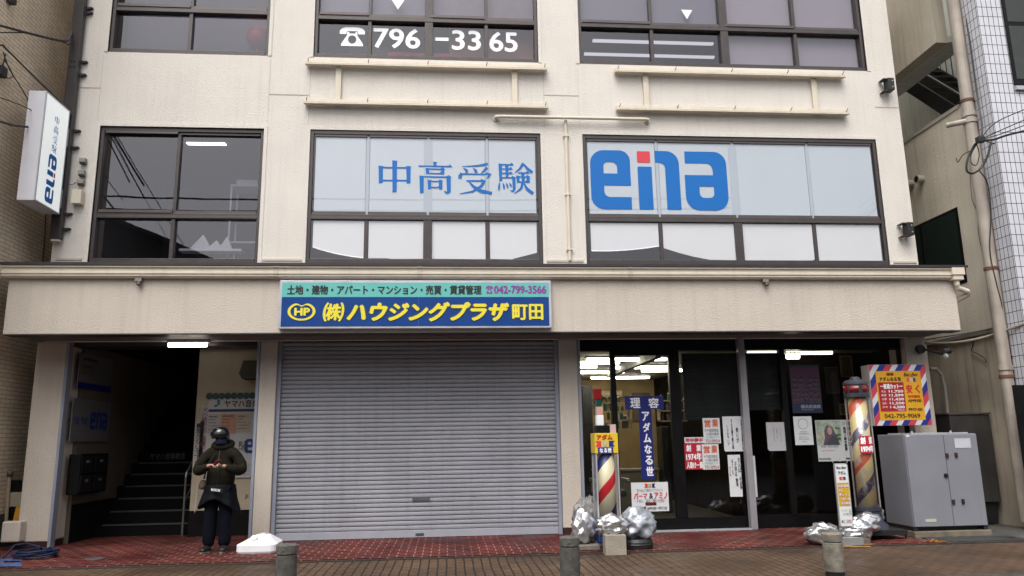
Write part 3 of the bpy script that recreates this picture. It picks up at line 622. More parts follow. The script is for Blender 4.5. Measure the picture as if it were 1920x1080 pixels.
RX = 9.4
RB = thing('tiled_building', 'white tiled building with stained beige side wall and outside stair in a recess', 'building', (10, 0, 0))
SIDE = M('stained beige concrete', (.54, .485, .39), .85, var=.16, vs=.9, bump=.3, bs=20, spec=.2, streak=.22)
q = MB(); OT = 8.93
q.box(RX, RX+.25, -.785, 9, 3.27, 7.40); q.box(RX, RX+.25, 0.02, 9, OT, 13); q.box(RX, RX+2.4, 9, 9.2, 0, 13)
q.box(RX, RX+.25, -.785, -.42, 7.40, 13)
rw = q.build('side_wall', SIDE, RB)
q = MB(); q.box(RX+.02, RX+.3, -.785, 9, -.1, 3.2); q.build('lower_wall', M('sooty concrete', (.44, .37, .28), .9, var=.3, vs=1.2, streak=.5), rw)
q = MB(); q.box(RX-.05, RX+.02, -.785, 9, 3.2, 3.268); q.build('ledge', M('grey ledge', (.14, .125, .10), .9, var=.25), rw)
q = MB(); q.box(RX-.02, RX+.27, -.36, 9, 7.40, 7.47); q.build('coping', M('coping', (.32, .29, .24), .8, streak=.2), rw)
q = MB()
for y in (1.0, 2.2, 3.4): q.box(RX-.003, RX+.01, y-.006, y+.006, 3.3, 7.39)
q.build('panel_joint', M('joint', (.38, .34, .27), .9), rw)
# recess with the outside stair
q = MB(); q.box(RX+2.2, RX+2.3, -.4, 9, 6, 12.9); q.box(RX+.25, RX+2.2, -.52, -.42, 6, 12.9); q.box(RX+.25, RX+.7, 0.03, 9, OT+.02, OT+.14); q.box(RX+.25, RX+2.2, 0.1, 9, 6.0, 6.1)
q.build('recess_wall', M('grey recess wall', (.62, .62, .57), .85, var=.12, vs=1, streak=.3), RB)
P0, P1 = Vector((RX+.6, 3.9, 9.35)), Vector((RX+.6, -.36, 7.0))
q = MB()
zs_ = lambda y: 9.22+(y-2.18)*.98
for xo in (.8, 1.9):
    q.prism([(RX+xo, 4.6, zs_(4.6)-.3), (RX+xo, -.36, zs_(-.36)-.3), (RX+xo, -.36, zs_(-.36)+.12), (RX+xo, 4.6, zs_(4.6)+.12)], (.05, 0, 0))
es = q.build('outside_stair', M('black painted steel', (.013, .013, .015), .5, var=.2), RB)
q = MB()
for i in range(17):
    y = 4.5-4.8*(i+.5)/17; z = zs_(y)-.02; q.box(RX+.852, RX+1.898, y-.15, y+.15, z-.03, z)
q.build('tread', M('dark tread', (.018, .018, .02), .5), es)
q = MB()
for i in range(26):
    y = 4.5-4.8*(i+.3)/26; z = zs_(y)+.121; q.tube([(RX+1.925, y, z), (RX+1.925, y, z+.62)], .011, 6)
q.prism([(RX+1.90, 4.6, zs_(4.6)+.72), (RX+1.90, -.36, zs_(-.36)+.72), (RX+1.90, -.36, zs_(-.36)+.80), (RX+1.90, 4.6, zs_(4.6)+.80)], (.05, 0, 0))
q.build('railing', DARKBR, es)
q = MB(); q.tube([(RX+.82, 4.6, zs_(4.6)+.45), (RX+.82, -.36, zs_(-.36)+.45)], .02, 8); q.build('handrail', M('worn steel rail', (.30, .30, .30), .4, metal=.5), es)
# window in the side wall, two vents, tile corner
wq = [onx(1712, 428, RX), onx(1795, 390, RX)]
q = MB(); y0, y1 = .05, 2.6; q.box(RX-.012, RX+.03, y0, y1, 4.2, 5.62); wf = q.build('window', BLACK, RB)
q = MB(); q.box(RX-.016, RX-.013, y0+.06, 1.15, 4.25, 5.56); q.box(RX-.016, RX-.013, 1.22, y1-.06, 4.25, 5.56); q.build('pane', M('dark green glass', (.006, .014, .011), .12, spec=.5), wf)
for x, y in ((1726, 336), (1707, 345)):
    p = onx(x, y, RX-.05); q = MB(); q.tube([(RX-.14, p.y, p.z), (RX+.02, p.y, p.z)], [.085, .07], 14); v = q.build('vent_pipe', M('vent metal', (.30, .28, .24), .5), RB)
    q = MB(); q.tube([(RX-.143, p.y, p.z), (RX-.139, p.y, p.z)], .06, 14); q.build('opening', BLACK, v)
TY = -1.15
q = MB(); q.box(RX-.012, 14, TY, -.79, 0, 13)
tw = q.build('tile_front', bricks('white wall tiles', (.58, .58, .62), (.55, .55, .59), (.05, .045, .045), .092, .183, .0055, 'xz', 0, .25, 0, .8, .08, smooth=.0), RB)
X0 = at(1882, 40, TY).x
q = MB(); q.box(X0, 13.5, TY-.03, TY-.003, at(1900, 160, TY).z, 12.5); wf = q.build('window', BLACK, RB)
q = MB(); q.box(X0+.05, 13.4, TY-.034, TY-.031, at(1900, 155, TY).z+.06, at(1890, 50, TY).z); q.box(X0+.05, 13.4, TY-.034, TY-.031, at(1890, 42, TY).z, 12.4); q.build('pane', M('dark olive glass', (.02, .024, .018), .08, spec=.6), wf)
q = MB(); q.box(X0, 13.6, TY-.06, TY-.002, at(1900, 163, TY).z-.07, at(1900, 162, TY).z-.01); q.build('sill', ALU, wf)
q = MB(); q.box(at(1880, 730, TY).x+.16, 11.4, TY-.02, TY-.003, .2, at(1905, 722, TY).z); q.build('door', BLACK, RB)
# drainpipe on the corner
PX = RX-.13; path = [onx(x, y, PX) for x, y in ((1783, -60), (1800, 100), (1826, 250), (1850, 420), (1868, 560), (1889, 730), (1905, 870), (1915, 960))]
yp = sum(p.y for p in path)/len(path)
PIPE = M('old cream pipe', (.36, .31, .26), .6, var=.2, vs=3, streak=.4)
q = MB(); q.tube([(PX, yp, .1), (PX, yp, 12.8)], .10, 18); dp = q.build('drainpipe', PIPE, RB, smooth=False)
q = MB()
for x, y in ((1810, 192), (1858, 504), (1886, 706)):
    p = onx(x, y, PX); q.tube([(PX, yp, p.z-.025), (PX, yp, p.z+.025)], .113, 18); q.box(PX, RX, yp-.03, yp+.03, p.z-.02, p.z+.02)
q.build_each('bracket', M('rusty bracket', (.14, .05, .03), .8, var=.3), dp)
q = MB()
for z in (onx(1816, 216, PX).z, onx(1818, 228, PX).z, onx(1883, 690, PX).z): q.tube([(PX, yp, z-.04), (PX, yp, z+.04)], .118, 18)
q.build_each('pipe_joint', PIPE, dp)
p = onx(1815, 230, PX); q = MB(); q.tube([(PX, yp, p.z-.03), (PX-.02, yp-.05, p.z), (PX-.35, yp+.15, p.z-.02)], .05, 12); q.build('branch_pipe', PIPE, dp)

# ------------------------------------------------------------------ things on the facade
# projecting sign, its mast and junction boxes
mx0, mx1 = -6.50, -6.335
t = thing('sign_mast', 'dark brown steel mast bolted to the edge of the facade behind the lit projecting sign', 'mast', (-6.42, -.1, 4.85))
q = MB(); q.box(mx0, mx1, -.17, -.05, 4.86, 10.9); mo = q.build('post', DARKBR, t, .008)
q = MB(); q.box(mx0+.02, mx1-.02, -.15, -.07, 4.82, 4.858); q.build('end_cap', CREAM, t)
q = MB()
for z in (8.0, 7.9, 5.35, 5.22): q.tube([(-6.45, -.18, z), (-6.45, -.165, z)], .016, 8); q.tube([(-6.39, -.18, z), (-6.39, -.165, z)], .016, 8)
q.build('bolt', RUBBER, t)
for z in (9.05, 8.96, 8.02, 7.78, 6.75, 6.45, 5.28, 5.02):
    q = MB(); q.prism([(mx1, -.06, z), (mx1+.09, -.06, z+.03), (mx1+.09, -.06, z+.05), (mx1, -.06, z+.05)], (0, .06, 0)); q.build('wall_bracket', DARKBR, t)
sx = (-6.62, -6.355); sz = (5.25, 7.06); sy = (-.98, -.22)
t = thing('projecting_sign', 'slim white lightbox sign with blue lettering projecting from the facade corner', 'sign', (-6.49, -.6, 5.25))
q = MB(); q.box(sx[0], sx[1]-.012, *sy, *sz); q.build('cabinet', M('white painted cabinet', (.66, .65, .70), .45, var=.05), t, .006)
q = MB(); q.box(sx[1]-.0115, sx[1], sy[0]+.02, sy[1]-.02, sz[0]+.02, sz[1]-.02); q.build('lit_face', lamp('lit sign face', (.86, .93, .91), .24), t)
q = MB(); q.box(sx[1]-.0118, sx[1]+.006, sy[0], sy[0]+.02, *sz); q.box(sx[1]-.0118, sx[1]+.006, sy[1]-.02, sy[1], *sz); q.box(sx[1]-.0118, sx[1]+.006, sy[0]+.02, sy[1]-.02, sz[0], sz[0]+.02); q.box(sx[1]-.0118, sx[1]+.006, sy[0]+.02, sy[1]-.02, sz[1]-.02, sz[1]); q.build('frame', ALU, t)
q = MB()
for z in (6.62, 5.55): q.box(-6.52, -6.36, sy[1], -.045, z-.18, z+.14)
q.build('mount', M('mount plate', (.45, .44, .46), .5), t)
mb = MB(); xx = sx[1]+.004; ym = -.58
for i in range(4): mincho(mb, i, (xx, ym-.075, 6.66-i*.165), (0, .14, 0), (0, 0, .135))
logo(mb, lambda u, v: Vector((xx, ym-.135+.25*v, 6.13-.80*u)))
mb.build('lettering', [BLUE, RED], t)
q = MB()
jb = thing('junction_box', 'cream junction box with a drooping wire below two small hoods beside the mast', 'box', at(146, 385, -.08))
p = at(146, 370, -.05); q.box(p.x-.07, p.x+.09, -.14, -.015, p.z-.13, p.z+.11); q.build('case', CREAM, jb, .01)
p2 = at(140, 345, -.03); q = MB(); q.tube([(p2.x-.1, -.03, p2.z+.1), (p2.x-.13, -.04, p2.z), (p2.x-.02, -.05, p2.z-.02), (p2.x+.03, -.05, p2.z+.03)], .006, 6); q.build('wire', CABLE, jb)
for (x, y), lb in (((156, 302), 'small metal hood highest of three beside the projecting sign'), ((154, 325), 'small metal hood second of three beside the projecting sign'), ((152, 342), 'dark socket box just above the cream junction box')):
    p = at(x, y, -.05); h = thing('vent_hood', lb, 'hood', (p.x, -.05, p.z)); q = MB()
    q.prism([(p.x-.05, -.1, p.z-.03), (p.x-.05, -.015, p.z-.05), (p.x-.05, -.015, p.z+.05), (p.x-.05, -.1, p.z+.04)], (.1, 0, 0)); q.build('cover', M('hood metal', (.25, .23, .2), .5), h, .005)
    q = MB(); q.box(p.x-.04, p.x+.04, -.09, -.03, p.z-.06, p.z-.035); q.build('socket', RUBBER, h)

# sign rails between second and third floor
for (x0, x1, u0, u1, lb) in ((-2.52, 1.78, -1.95, 1.19, 'empty cream steel sign rail under the window with the telephone number'), (3.03, 7.40, 3.61, 6.82, 'empty cream steel sign rail under the window with the lavender blinds')):
    t = thing('sign_rail', lb, 'sign rail', ((x0+x1)/2, -.05, 7.3), 'empty sign rails')
    for z in (8.09, 7.35):
        q = MB(); q.box(x0, x1, -.10, -.03, z-.005, z+.09); q.box(x0, x1, -.155, -.1, z-.025, z-.002); q.box(x0, x1, -.155, -.146, z-.002, z+.02); ra = q.build('rail', CREAM, t, .004)
        q = MB()
        for i in range(5): x = x0+.05+(x1-x0-.1)*i/4; q.tube([(x, -.10, z+.03), (x, -.16, z+.05), (x+.015, -.17, z+.085)], .008, 6)
        q.build('hook', M('steel hook', (.2, .18, .15), .5), ra)
    for u in (u0, u1):
        q = MB(); q.box(u-.05, u+.05, -.06, -.014, 7.43, 8.084); up = q.build('upright', CREAM, t, .004)
        q = MB(); q.tube([(u, -.065, 7.97), (u, -.058, 7.97)], .04, 14); q.build('bolt_plate', CREAM, up)
# wall pipe
t = thing('wall_pipe', 'thin cream pipe in a T on the wall between the two white windows', 'pipe', (2.13, -.05, 4.55))
q = MB(); q.tube([(.84, -.02, 7.17), (.84, -.09, 7.17), (.9, -.1, 7.17), (3.55, -.1, 7.17), (3.6, -.09, 7.17), (3.6, -.02, 7.17)], .03, 10); q.build('crossbar', CREAM, t)
q = MB(); q.tube([(2.1, -.03, 7.145), (2.1, -.03, 4.55)], .03, 10); up = q.build('upright', CREAM, t)
for x, sxn in ((.84, 1), (3.6, 1)):
    q = MB(); q.tube([(x, -.03, 7.17), (x, -.014, 7.17)], .055, 14); q.build('wall_plate', CREAM, t)
q = MB()
for z in (6.85, 5.75, 4.75): q.box(2.05, 2.15, -.066, -.012, z-.014, z+.014)
q.build('clip', CREAM, up)
# two black lamp boxes at the corner
for (x, y), lb in (((1663, 161), 'small black bracket lamp box high on the facade corner by the outside stair'), ((1699, 431), 'small black bracket lamp box on the facade corner beside the white window')):
    p = at(x, y, -.1); t = thing('bracket_lamp', lb, 'lamp', (p.x, -.1, p.z))
    q = MB(); q.box(p.x-.03, p.x+.09, -.20, -.04, p.z-.12, p.z+.12); q.build('housing', RUBBER, t, .008)
    q = MB(); q.box(p.x-.11, p.x-.035, -.18, -.012, p.z+.10, p.z+.115); q.box(p.x-.11, p.x-.035, -.18, -.012, p.z-.13, p.z-.115); q.build('bracket', DARKBR, t)
    q = MB(); q.tube([(p.x+.05, -.205, p.z+.06), (p.x+.05, -.198, p.z+.06)], .012, 8); q.tube([(p.x+.05, -.205, p.z-.06), (p.x+.05, -.198, p.z-.06)], .012, 8); q.build('screw', ALU, t)
# two small hooks lamps on the fascia
for x, lb in ((-4.70, 'small grey lamp socket under the gutter above the stair entrance'), (5.15, 'small grey lamp socket under the gutter above the barber shop')):
    t = thing('lamp_socket', lb, 'lamp', (x, -1, 3.97))
    q = MB(); q.box(x-.05, x+.05, -1.03, FY-.001, 3.965, 4.035); q.build('bracket', M('socket grey', (.22, .2, .18), .5), t, .006)
    q = MB(); q.tube([(x+.01, -1.0, 3.966), (x+.01, -1.02, 3.91)], .03, 10); q.build('socket', M('socket brown', (.08, .05, .04), .5), t)

# shop sign
t = thing('shop_sign', 'long blue and turquoise shop sign with yellow lettering above the grey shutter', 'sign', (-.5, -1.0, 3.22))
a, b, c, d = rect(525, 525, 1035, 613, -1.06); c = rect(525, 525, 525, 618, -1.06)[2]; c2 = at(1034, 613, -1.06).z; c = (c+c2)/2; d = (at(525, 525, -1.06).z+at(1035, 527, -1.06).z)/2
q = MB(); q.box(a, b, -1.06, FY-.001, c, d); q.build('cabinet', M('grey sign frame', (.46, .47, .52), .4, metal=.3), t, .006)
zm = (at(525, 557, -1.06).z+at(1034, 557, -1.06).z)/2
q = MB(); q.box(a+.04, b-.04, -1.066, -1.0605, zm, d-.035); q.build('upper_panel', M('turquoise panel', (.12, .43, .39), .5, var=.04, spec=.3), t)
q = MB(); q.box(a+.04, b-.04, -1.0655, -1.0605, c+.035, zm-.001); q.box((a+b)/2+.02, (a+b)/2+.025, -1.067, -1.0656, c+.035, zm-.001, 1); q.build('lower_panel', [M('royal blue panel', (.003, .042, .20), .5, var=.05, spec=.25), M('panel seam', (.03, .12, .32), .5)], t)
mb = MB(); Y = -1.069
tx(mb, '土地・建物・アパート・マンション・売買・賃貸管理', 538.5, 534.5, 903, 552.5, Y, 0, .005)
a_, b_, c_, d_ = rect(911, 536, 924.5, 550.5, Y); telephone(mb, (a_, Y, c_), (b_-a_, 0, 0), (0, 0, d_-c_), 1); tx(mb, '042-799-3566', 926, 535.5, 1024.5, 550.5, Y, 1, .006)
YEL = M('yellow lettering', (.72, .62, .03), .5, var=.03); DKB = M('dark outline', (.02, .04, .10), .6)
for lift, m_, e in ((0, 3, .018), (-.004, 2, .0)):
    Yk = Y+lift
    tx(mb, '㈱', 606-e*60, 567, 645+e*60, 603, Yk, m_, .010+e, .12)
    tx(mb, 'ハウジングプラザ', 650-e*100, 566, 955+e*100, 602.5, Yk, m_, .017+e, .22)
    tx(mb, '町田', 960-e*100, 570, 1019+e*100, 600, Yk, m_, .009+e)
    tx(mb, 'HP', 552, 577, 581, 592, Yk, m_, .009+e*.6)
# heart shaped ring
def heart(sc):
    pts = []
    for i in range(48):
        t_ = 2*math.pi*i/48; x = math.sin(t_); y = math.cos(t_)
        yy = y*.98 - (.34*math.exp(-(x/.28)**2) if y > 0 else 0)
        pts.append((x*sc, yy*sc))
    return pts
ha, hb, hc, hd = rect(540, 566.5, 591, 601.5, Y)
shape(mb, [heart(1), heart(.80)], lambda u, v: Vector(((ha+hb)/2+u*(hb-ha)/2, Y-.003, (hc+hd)/2+v*(hd-hc)/2)), 2)
mb.build('lettering', [M('black lettering', (.01, .012, .012), .5), M('magenta lettering', (.22, .03, .26), .5), YEL, DKB], t)

# ceiling lamp of the entrance
p0, p1 = at(315, 643, -.1), at(388, 643, -.1)
t = thing('ceiling_lamp', 'lit fluorescent tube under the soffit of the stair entrance', 'lamp', ((p0.x+p1.x)/2, -.1, 3.1))
q = MB(); q.box(p0.x, p1.x+.04, -.16, -.04, 3.14, 3.189); q.build('housing', M('lamp housing', (.4, .36, .28), .5), t, .006)
q = MB(); q.tube([(p0.x+.01, -.1, 3.105), (p1.x, -.1, 3.105)], .033, 12); q.build('tube', TUBE2, t)
# office tubes
p = at(387, 270, 1.6); t = thing('office_lamp', 'lit office tube behind the dark window beside the projecting sign', 'lamp', (p.x, 1.6, p.z))
q = MB(); q.box(p.x-.4, p.x+.4, 1.5, 1.7, p.z+.05, p.z+.1); q.build('housing', WHITE, t); q = MB(); q.box(p.x-.36, p.x+.36, 1.55, 1.65, p.z-.005, p.z+.049); q.build('tube', TUBE3, t)
q = MB(); q.tube([(p.x, 1.6, p.z+.1), (p.x, 1.6, 7.25)], .02, 6); q.build('hanger', WHITE, t)
for (x0, y0, x1, y1, YY, lb) in ((1112, 76, 1338, 80, 2.4, 'long office lamp seen behind the lower panes under the entry triangle'), (1096, 101, 1340, 105, 3.4, 'lower long shelf light behind the panes under the entry triangle')):
    a, b = at(x0, y0, YY), at(x1, y1, YY); t = thing('office_lamp', lb, 'lamp', ((a.x+b.x)/2, YY, a.z))
    q = MB(); q.box(a.x, b.x, YY, YY+.1, a.z+.04, a.z+.09); q.build('housing', M('lamp white', (.5, .5, .5), .5), t)
    q = MB(); q.box(a.x, b.x, YY, YY+.08, a.z, a.z+.039); q.build('tube', lamp('dim tube', (.9, .9, .95), .45), t)
for (x0, y0, x1, y1, YY, nm, lb, rgb) in ((728, 97, 842, 118, .32, 'storage_crate', 'red crate behind the window with the telephone number', (.55, .02, .05)), (842, 50, 1000, 118, .42, 'wooden_cabinet', 'brown wooden cabinet behind the window with the telephone number', (.42, .17, .06)), (655, 86, 730, 118, .36, 'office_cabinet', 'black low cabinet behind the window with the telephone number', (.01, .01, .011))):
    a, b, c, d = rect(x0, y0, x1, y1, YY); c = 7.52; t = thing(nm, lb, 'crate' if 'crate' in nm else 'cabinet', ((a+b)/2, YY, c))
    q = MB(); q.box(a, b, YY, YY+.4, c, d); q.build('body', M(nm+' paint', rgb, .5, var=.2), t, .01)
    q = MB(); q.box(a+.05, (a+b)/2-.02, YY-.012, YY-.001, c+.08, d-.06); q.box((a+b)/2+.02, b-.05, YY-.012, YY-.001, c+.08, d-.06); q.build('panel', M(nm+' panel', tuple(x*.8 for x in rgb), .5), t)
p = at(484, 70, .45); t = thing('balloon', 'pink round balloon behind the window above the dark office window', 'balloon', (p.x, .45, p.z-.2))
q = MB(); q.ball(p, .22, 20, 14); q.build('skin', M('pink rubber', (.48, .06, .09), .35), t, smooth=True); q = MB(); q.tube([(p.x, .45, p.z-.22), (p.x, .45, p.z-.3)], [.015, .03], 8); q.build('knot', M('pink rubber', (.48, .06, .09), .35), t)
p = at(400, 462, .5); t = thing('paper_craft', 'white folded paper mountains on the office window ledge', 'ornament', (p.x, .5, p.z))
q = MB()
for x0, z0, w_ in ((-.22, .22, .26), (.02, .12, .2), (.2, .19, .17)): q.prism([(p.x+x0-w_/1.4, .5, p.z-.05), (p.x+x0+w_/1.4, .5, p.z-.05), (p.x+x0+w_*.1, .53, p.z+z0)], (0, .06, 0))
q.build('sheet', PAPER, t); q = MB(); q.box(p.x-.55, p.x+.5, .42, .65, p.z-.10, p.z-.06); q.build('tray', WHITE, t)
p = at(447, 340, .7); a, b, c, d = rect(433, 345, 486, 490, .7); t = thing('office_rack', 'white metal office rack behind the dark office window', 'rack', ((a+b)/2, .7, c))
q = MB()
for x in (a, b-.03): q.box(x, x+.03, .7, .73, 4.2, d); q.box(x, x+.03, 1.1, 1.13, 4.2, d)
q.build('upright', M('rack white', (.36, .36, .38), .5), t)
q = MB()
for z in (d-.04, d-.62, d-1.1): q.box(a, b, .69, 1.14, z, z+.03)
q.build('shelf', M('rack white', (.36, .36, .38), .5), t)
q = MB(); q.box(a+.08, b-.12, .75, 1.0, d-.008, d+.1); q.build('carton', M('rack carton', (.40, .40, .42), .7), t)

# ------------------------------------------------------------------ barber shop: notices on the glass
def notice(name, label, cat, x0, y0, x1, y1, mat, texts, mats, Y=.135, group=None, th=.003, dog=None, base=None):
    a, b, c, d = rect(x0, y0, x1, y1, Y); t = thing(name, label, cat, ((a+b)/2, Y, c), group)
    q = MB()
    if dog: q.slab([(a, c+dog), (a+dog, c), (b, c), (b, d-dog*.3), (b-dog*.4, d), (a, d)], Y, Y+th)
    else: q.box(a, b, Y, Y+th, c, d)
    q.build('sheet', mat, t)
    if base: base(t, a, b, c, d, Y)
    if texts:
        mb = MB()
        for s in texts:
            body, X0, Y0, X1, Y1 = s[:5]; mi = s[5] if len(s) > 5 else 0; bo = s[6] if len(s) > 6 else 0
            tx(mb, body, X0, Y0, X1, Y1, Y-.0022, mi, bo, s[7] if len(s) > 7 else 0)
        mb.build('lettering', mats, t)
    return t
NAVY = M('navy blue board', (.006, .014, .15), .45, var=.05)
vert = lambda s: '\n'.join(s)
# cross shaped board
t = thing('cross_sign', 'navy blue cross shaped board with white lettering hanging behind the barber door glass', 'sign', (3.2, .13, .9))
q = MB(); a, b, c, d = rect(1171, 743, 1245, 767, .130); q.box(a, b, .130, .134, c, d); e0, e1, f0, f1 = rect(1197, 767, 1225, 898, .130); q.box(e0, (e1+at(1224, 767, .13).x)/2, .130, .134, f0, c-.0005)
q.build('sheet', NAVY, t)
mb = MB(); tx(mb, '理', 1181, 746, 1201, 765, .1275, 0, .006); tx(mb, '容', 1215, 746, 1236, 765, .1275, 0, .006)
x_ = 1201
for i, ch in enumerate('アダムなる世'):
    xo = 1203+i*1.6; yo = 772+i*20.6; tx(mb, ch, xo, yo, xo+15, yo+17, .1275, 0, .006)
mb.build('lettering', WINK, t)
def ribbons(t, x0, y0, x1, y1, Y, gold=(.45, .30, .06), U_=True):
    a, b, c, d = rect(x0, y0, x1, y1, Y); w_ = b-a; mb = MB(); h = d-c
    mb.poly([(a, Y, c), (a+w_*.3, Y, c), (a+w_*.3, Y, d), (a, Y, d), (a+w_*.1, Y, (c+d)/2)], 0)
    mb.poly([(b, Y, d), (b-w_*.3, Y, d), (b-w_*.3, Y, c), (b, Y, c), (b-w_*.1, Y, (c+d)/2)], 1)
    mb.poly([(a+w_*.34, Y, c), (b-w_*.34, Y, c), (b-w_*.34, Y, d), (a+w_*.34, Y, d)], 2)
    if U_: letter(mb, 'U', (a+w_*.40, Y-.002, c+h*.1), (w_*.2, 0, 0), (0, 0, h*.8), 3, .002)
    return mb.build('emblem', [RED, NAVY, M('pale gold', (.50, .46, .30), .5), M('gold', gold, .5)], t)
t = notice('shop_notice', 'white notice board with red heading at the foot of the barber door', 'notice', 1183, 905, 1255, 958, PAPER,
    [('見つめよう男のヘアスタイル', 1194, 917, 1243, 922, 0), ('パーマ', 1188, 924, 1214, 936.5, 1, .005), ('&', 1217, 924.5, 1224.5, 935.5, 0, .004), ('アミノ', 1226, 923, 1252, 935.5, 1, .005), ('＊安心・満足・優れた技術！', 1194, 936.5, 1247, 942, 0), ('営業時間 AM9:00〜PM7:00', 1191, 950, 1251, 956, 0, .001)],
    [M('navy print', (.015, .018, .04), .6), RED], .112)
ribbons(t, 1208, 907, 1229, 914.5, .109)
a, b, c, d = rect(1210, 942, 1231, 947.5, .109); q = MB(); q.box(a, b, .1085, .11, c, d); q.build('label_bar', M('dark red bar', (.10, .008, .008), .5), t)
# red founding-year notice
REDP = M('red poster', (.42, .012, .03), .5, var=.05)
notice('red_notice', 'red notice with white lettering and the year 1974 on the glass', 'notice', 1282, 832, 1322, 880, REDP,
    [('創', 1286, 834, 1296, 846.5, 0, .004), ('業', 1305, 834, 1315, 846.5, 0, .004), ('1974年', 1286, 849, 1316.5, 863.5, 0, .004), ('人助け一筋', 1287, 866, 1318.5, 878, 0, .003)], [WINK], .136)
notice('strip_notice', 'narrow white strip with red lettering above the red notice', 'notice', 1283, 820, 1321, 830.5, PAPER, [('年中夢中', 1285, 821.5, 1318, 829, 0, .004)], [M('crimson print', (.45, .01, .05), .5)], .136)
OR = M('orange print', (.60, .10, .03), .6)
for (x0, y0, x1, y1), lb in (((1317, 784, 1352, 831), 'white flyer with two orange characters above its twin on the barber glass'), ((1315.5, 833, 1350, 880), 'white flyer with two orange characters overlapping the red notice')):
    dx, dy = x0-1317, y0-784
    notice('flyer', lb, 'flyer', x0, y0, x1, y1, PAPER, [('営', 1320+dx, 787+dy, 1333+dx, 801+dy, 0, .004), ('業', 1334.5+dx, 786+dy, 1347+dx, 800.5+dy, 0, .004), ('＊午前四時迄', 1321+dx, 804+dy, 1347+dx, 810+dy, 1), ('＊3密の基本', 1324+dx, 811+dy, 1348+dx, 816.5+dy, 1), ('予約優先です', 1323+dx, 818+dy, 1349+dx, 822+dy, 2), ('7510954', 1323+dx, 824+dy, 1350+dx, 830+dy, 3, .001)],
        [OR, INK, M('teal print', (.1, .3, .3), .6), M('brown print', (.30, .08, .03), .6)], .1275, 'orange lettered flyers')
def hand(cols, size=.9):
    return [(vert(s), *r_, 0, .0015) for s, r_ in cols]
notice('handwritten_sheet', 'upper handwritten white sheet with brush columns beside the pale shop front post', 'sheet', 1354, 781, 1397, 846, PAPER,
    hand([('ほど様に', (1388, 786, 1394, 843)), ('無いが', (1379, 801, 1386, 830)), ('そんな様で無い様', (1369, 786, 1377, 842)), ('しない', (1362, 797, 1368, 835))]), [INK], .12, dog=.02)
notice('handwritten_sheet', 'lower handwritten white sheet below the upper one beside the post', 'sheet', 1364, 853, 1393, 931, PAPER,
    hand([('大人は', (1382, 857, 1390, 886)), ('仕事', (1386, 893, 1392, 918)), ('子供は', (1376, 866, 1383, 893)), ('勉強', (1379, 896, 1385, 912)), ('あちこち', (1371, 861, 1376, 890)), ('いつも', (1367, 874, 1371, 893))]), [INK], .12)
notice('handwritten_sheet', 'handwritten sheet half hidden behind the pale shop front post', 'sheet', 1397, 855, 1421, 932, PAPER, hand([('は物', (1399, 861, 1403, 925)), ('よう', (1416, 866, 1420, 905))]), [INK], .136)
notice('letter_sheet', 'plain handwritten letter in faint pink ink with a dog-eared corner', 'sheet', 1436, 792, 1476, 845, M('aged paper', (.42, .42, .43), .8, var=.08), [(vert(s), *r_) for s, r_ in (('拝啓春の候', (1462, 801, 1466, 829)), ('皆様には', (1455, 803, 1459, 822)), ('御清栄の事', (1449, 801, 1453, 828)), ('御慶び', (1445, 801, 1448, 836)))], [M('faint pink ink', (.30, .17, .15), .7)], .136, dog=.03)
def seal(t, a, b, c, d, Y):
    q = MB(); cx, cz = (a+b)/2, c+(d-c)*.74; r = (b-a)*.27
    q.tube([(cx+r*math.cos(R(q_)), Y-.003, cz+r*math.sin(R(q_))) for q_ in range(0, 361, 15)], .0035, 4); q.build('seal', M('grey print', (.22, .22, .23), .7), t)
notice('certificate', 'white certificate with a round seal below the dark magenta poster', 'certificate', 1487, 781, 1526, 834, PAPER, [('神奈川県理容', 1500, 808.5, 1514, 810.5), ('生活衛生同業組合員の店', 1497, 812, 1518, 814.5), ('安全安心のおもてなし', 1498, 818, 1517, 820.5), ('感染防止対策実施中', 1498, 822, 1518, 824.5), ('組合', 1505, 827, 1513, 829)], [M('grey ink', (.08, .08, .085), .7)], .136, base=seal)
# dark event poster: abstract rows of faces as blobs, no likeness
def eventart(t, a, b, c, d, Y):
    rnd = random.Random(4); w_, h = b-a, d-c
    mats = [M('poster navy', (.008, .014, .045), .6), M('poster mauve', (.075, .022, .06), .6, var=.4, vs=40), M('poster skin', (.10, .045, .045), .6), M('poster slate', (.03, .035, .05), .6), M('poster plum', (.05, .012, .05), .6)]
    q = MB(); q.box(a, b, Y-.0012, Y-.0002, c, c+h*.28, 0); q.box(a+w_*.02, b-w_*.02, Y-.0011, Y-.0003, c+h*.29, d-h*.05, 1)
    q.build('print', mats, t); q = MB(); k_ = 0
    for row in range(5):
        n = 7-(row > 2)*3
        for i in range(n):
            cx = a+w_*(i+.5+rnd.uniform(-.2, .2))/n; cz = c+h*(.30+.10*row+rnd.uniform(-.02, .02)); r = w_*(.055 if row < 3 else .085); k_ += 1
            cx = min(max(cx, a+r*1.7), b-r*1.7)
            q.poly([(cx+r*1.6*math.cos(s)*(.9 if math.sin(s) > 0 else 1), Y-.0016-.00002*k_, cz-r*1.5+r*1.2*math.sin(s)) for s in [i_*math.pi/6 for i_ in range(12)]], 3 if (k_ % 2) else 4)
            q.poly([(cx+r*.75*math.cos(s), Y-.0026-.00002*k_, cz+r*math.sin(s)) for s in [i_*math.pi/6 for i_ in range(12)]], 2)
            q.poly([(cx+r*.8*math.cos(s), Y-.0036-.00002*k_, cz+r*.25+r*.85*math.sin(s)) for s in [math.pi*i_/6 for i_ in range(7)]], 0)
    q.build('figures', mats, t)
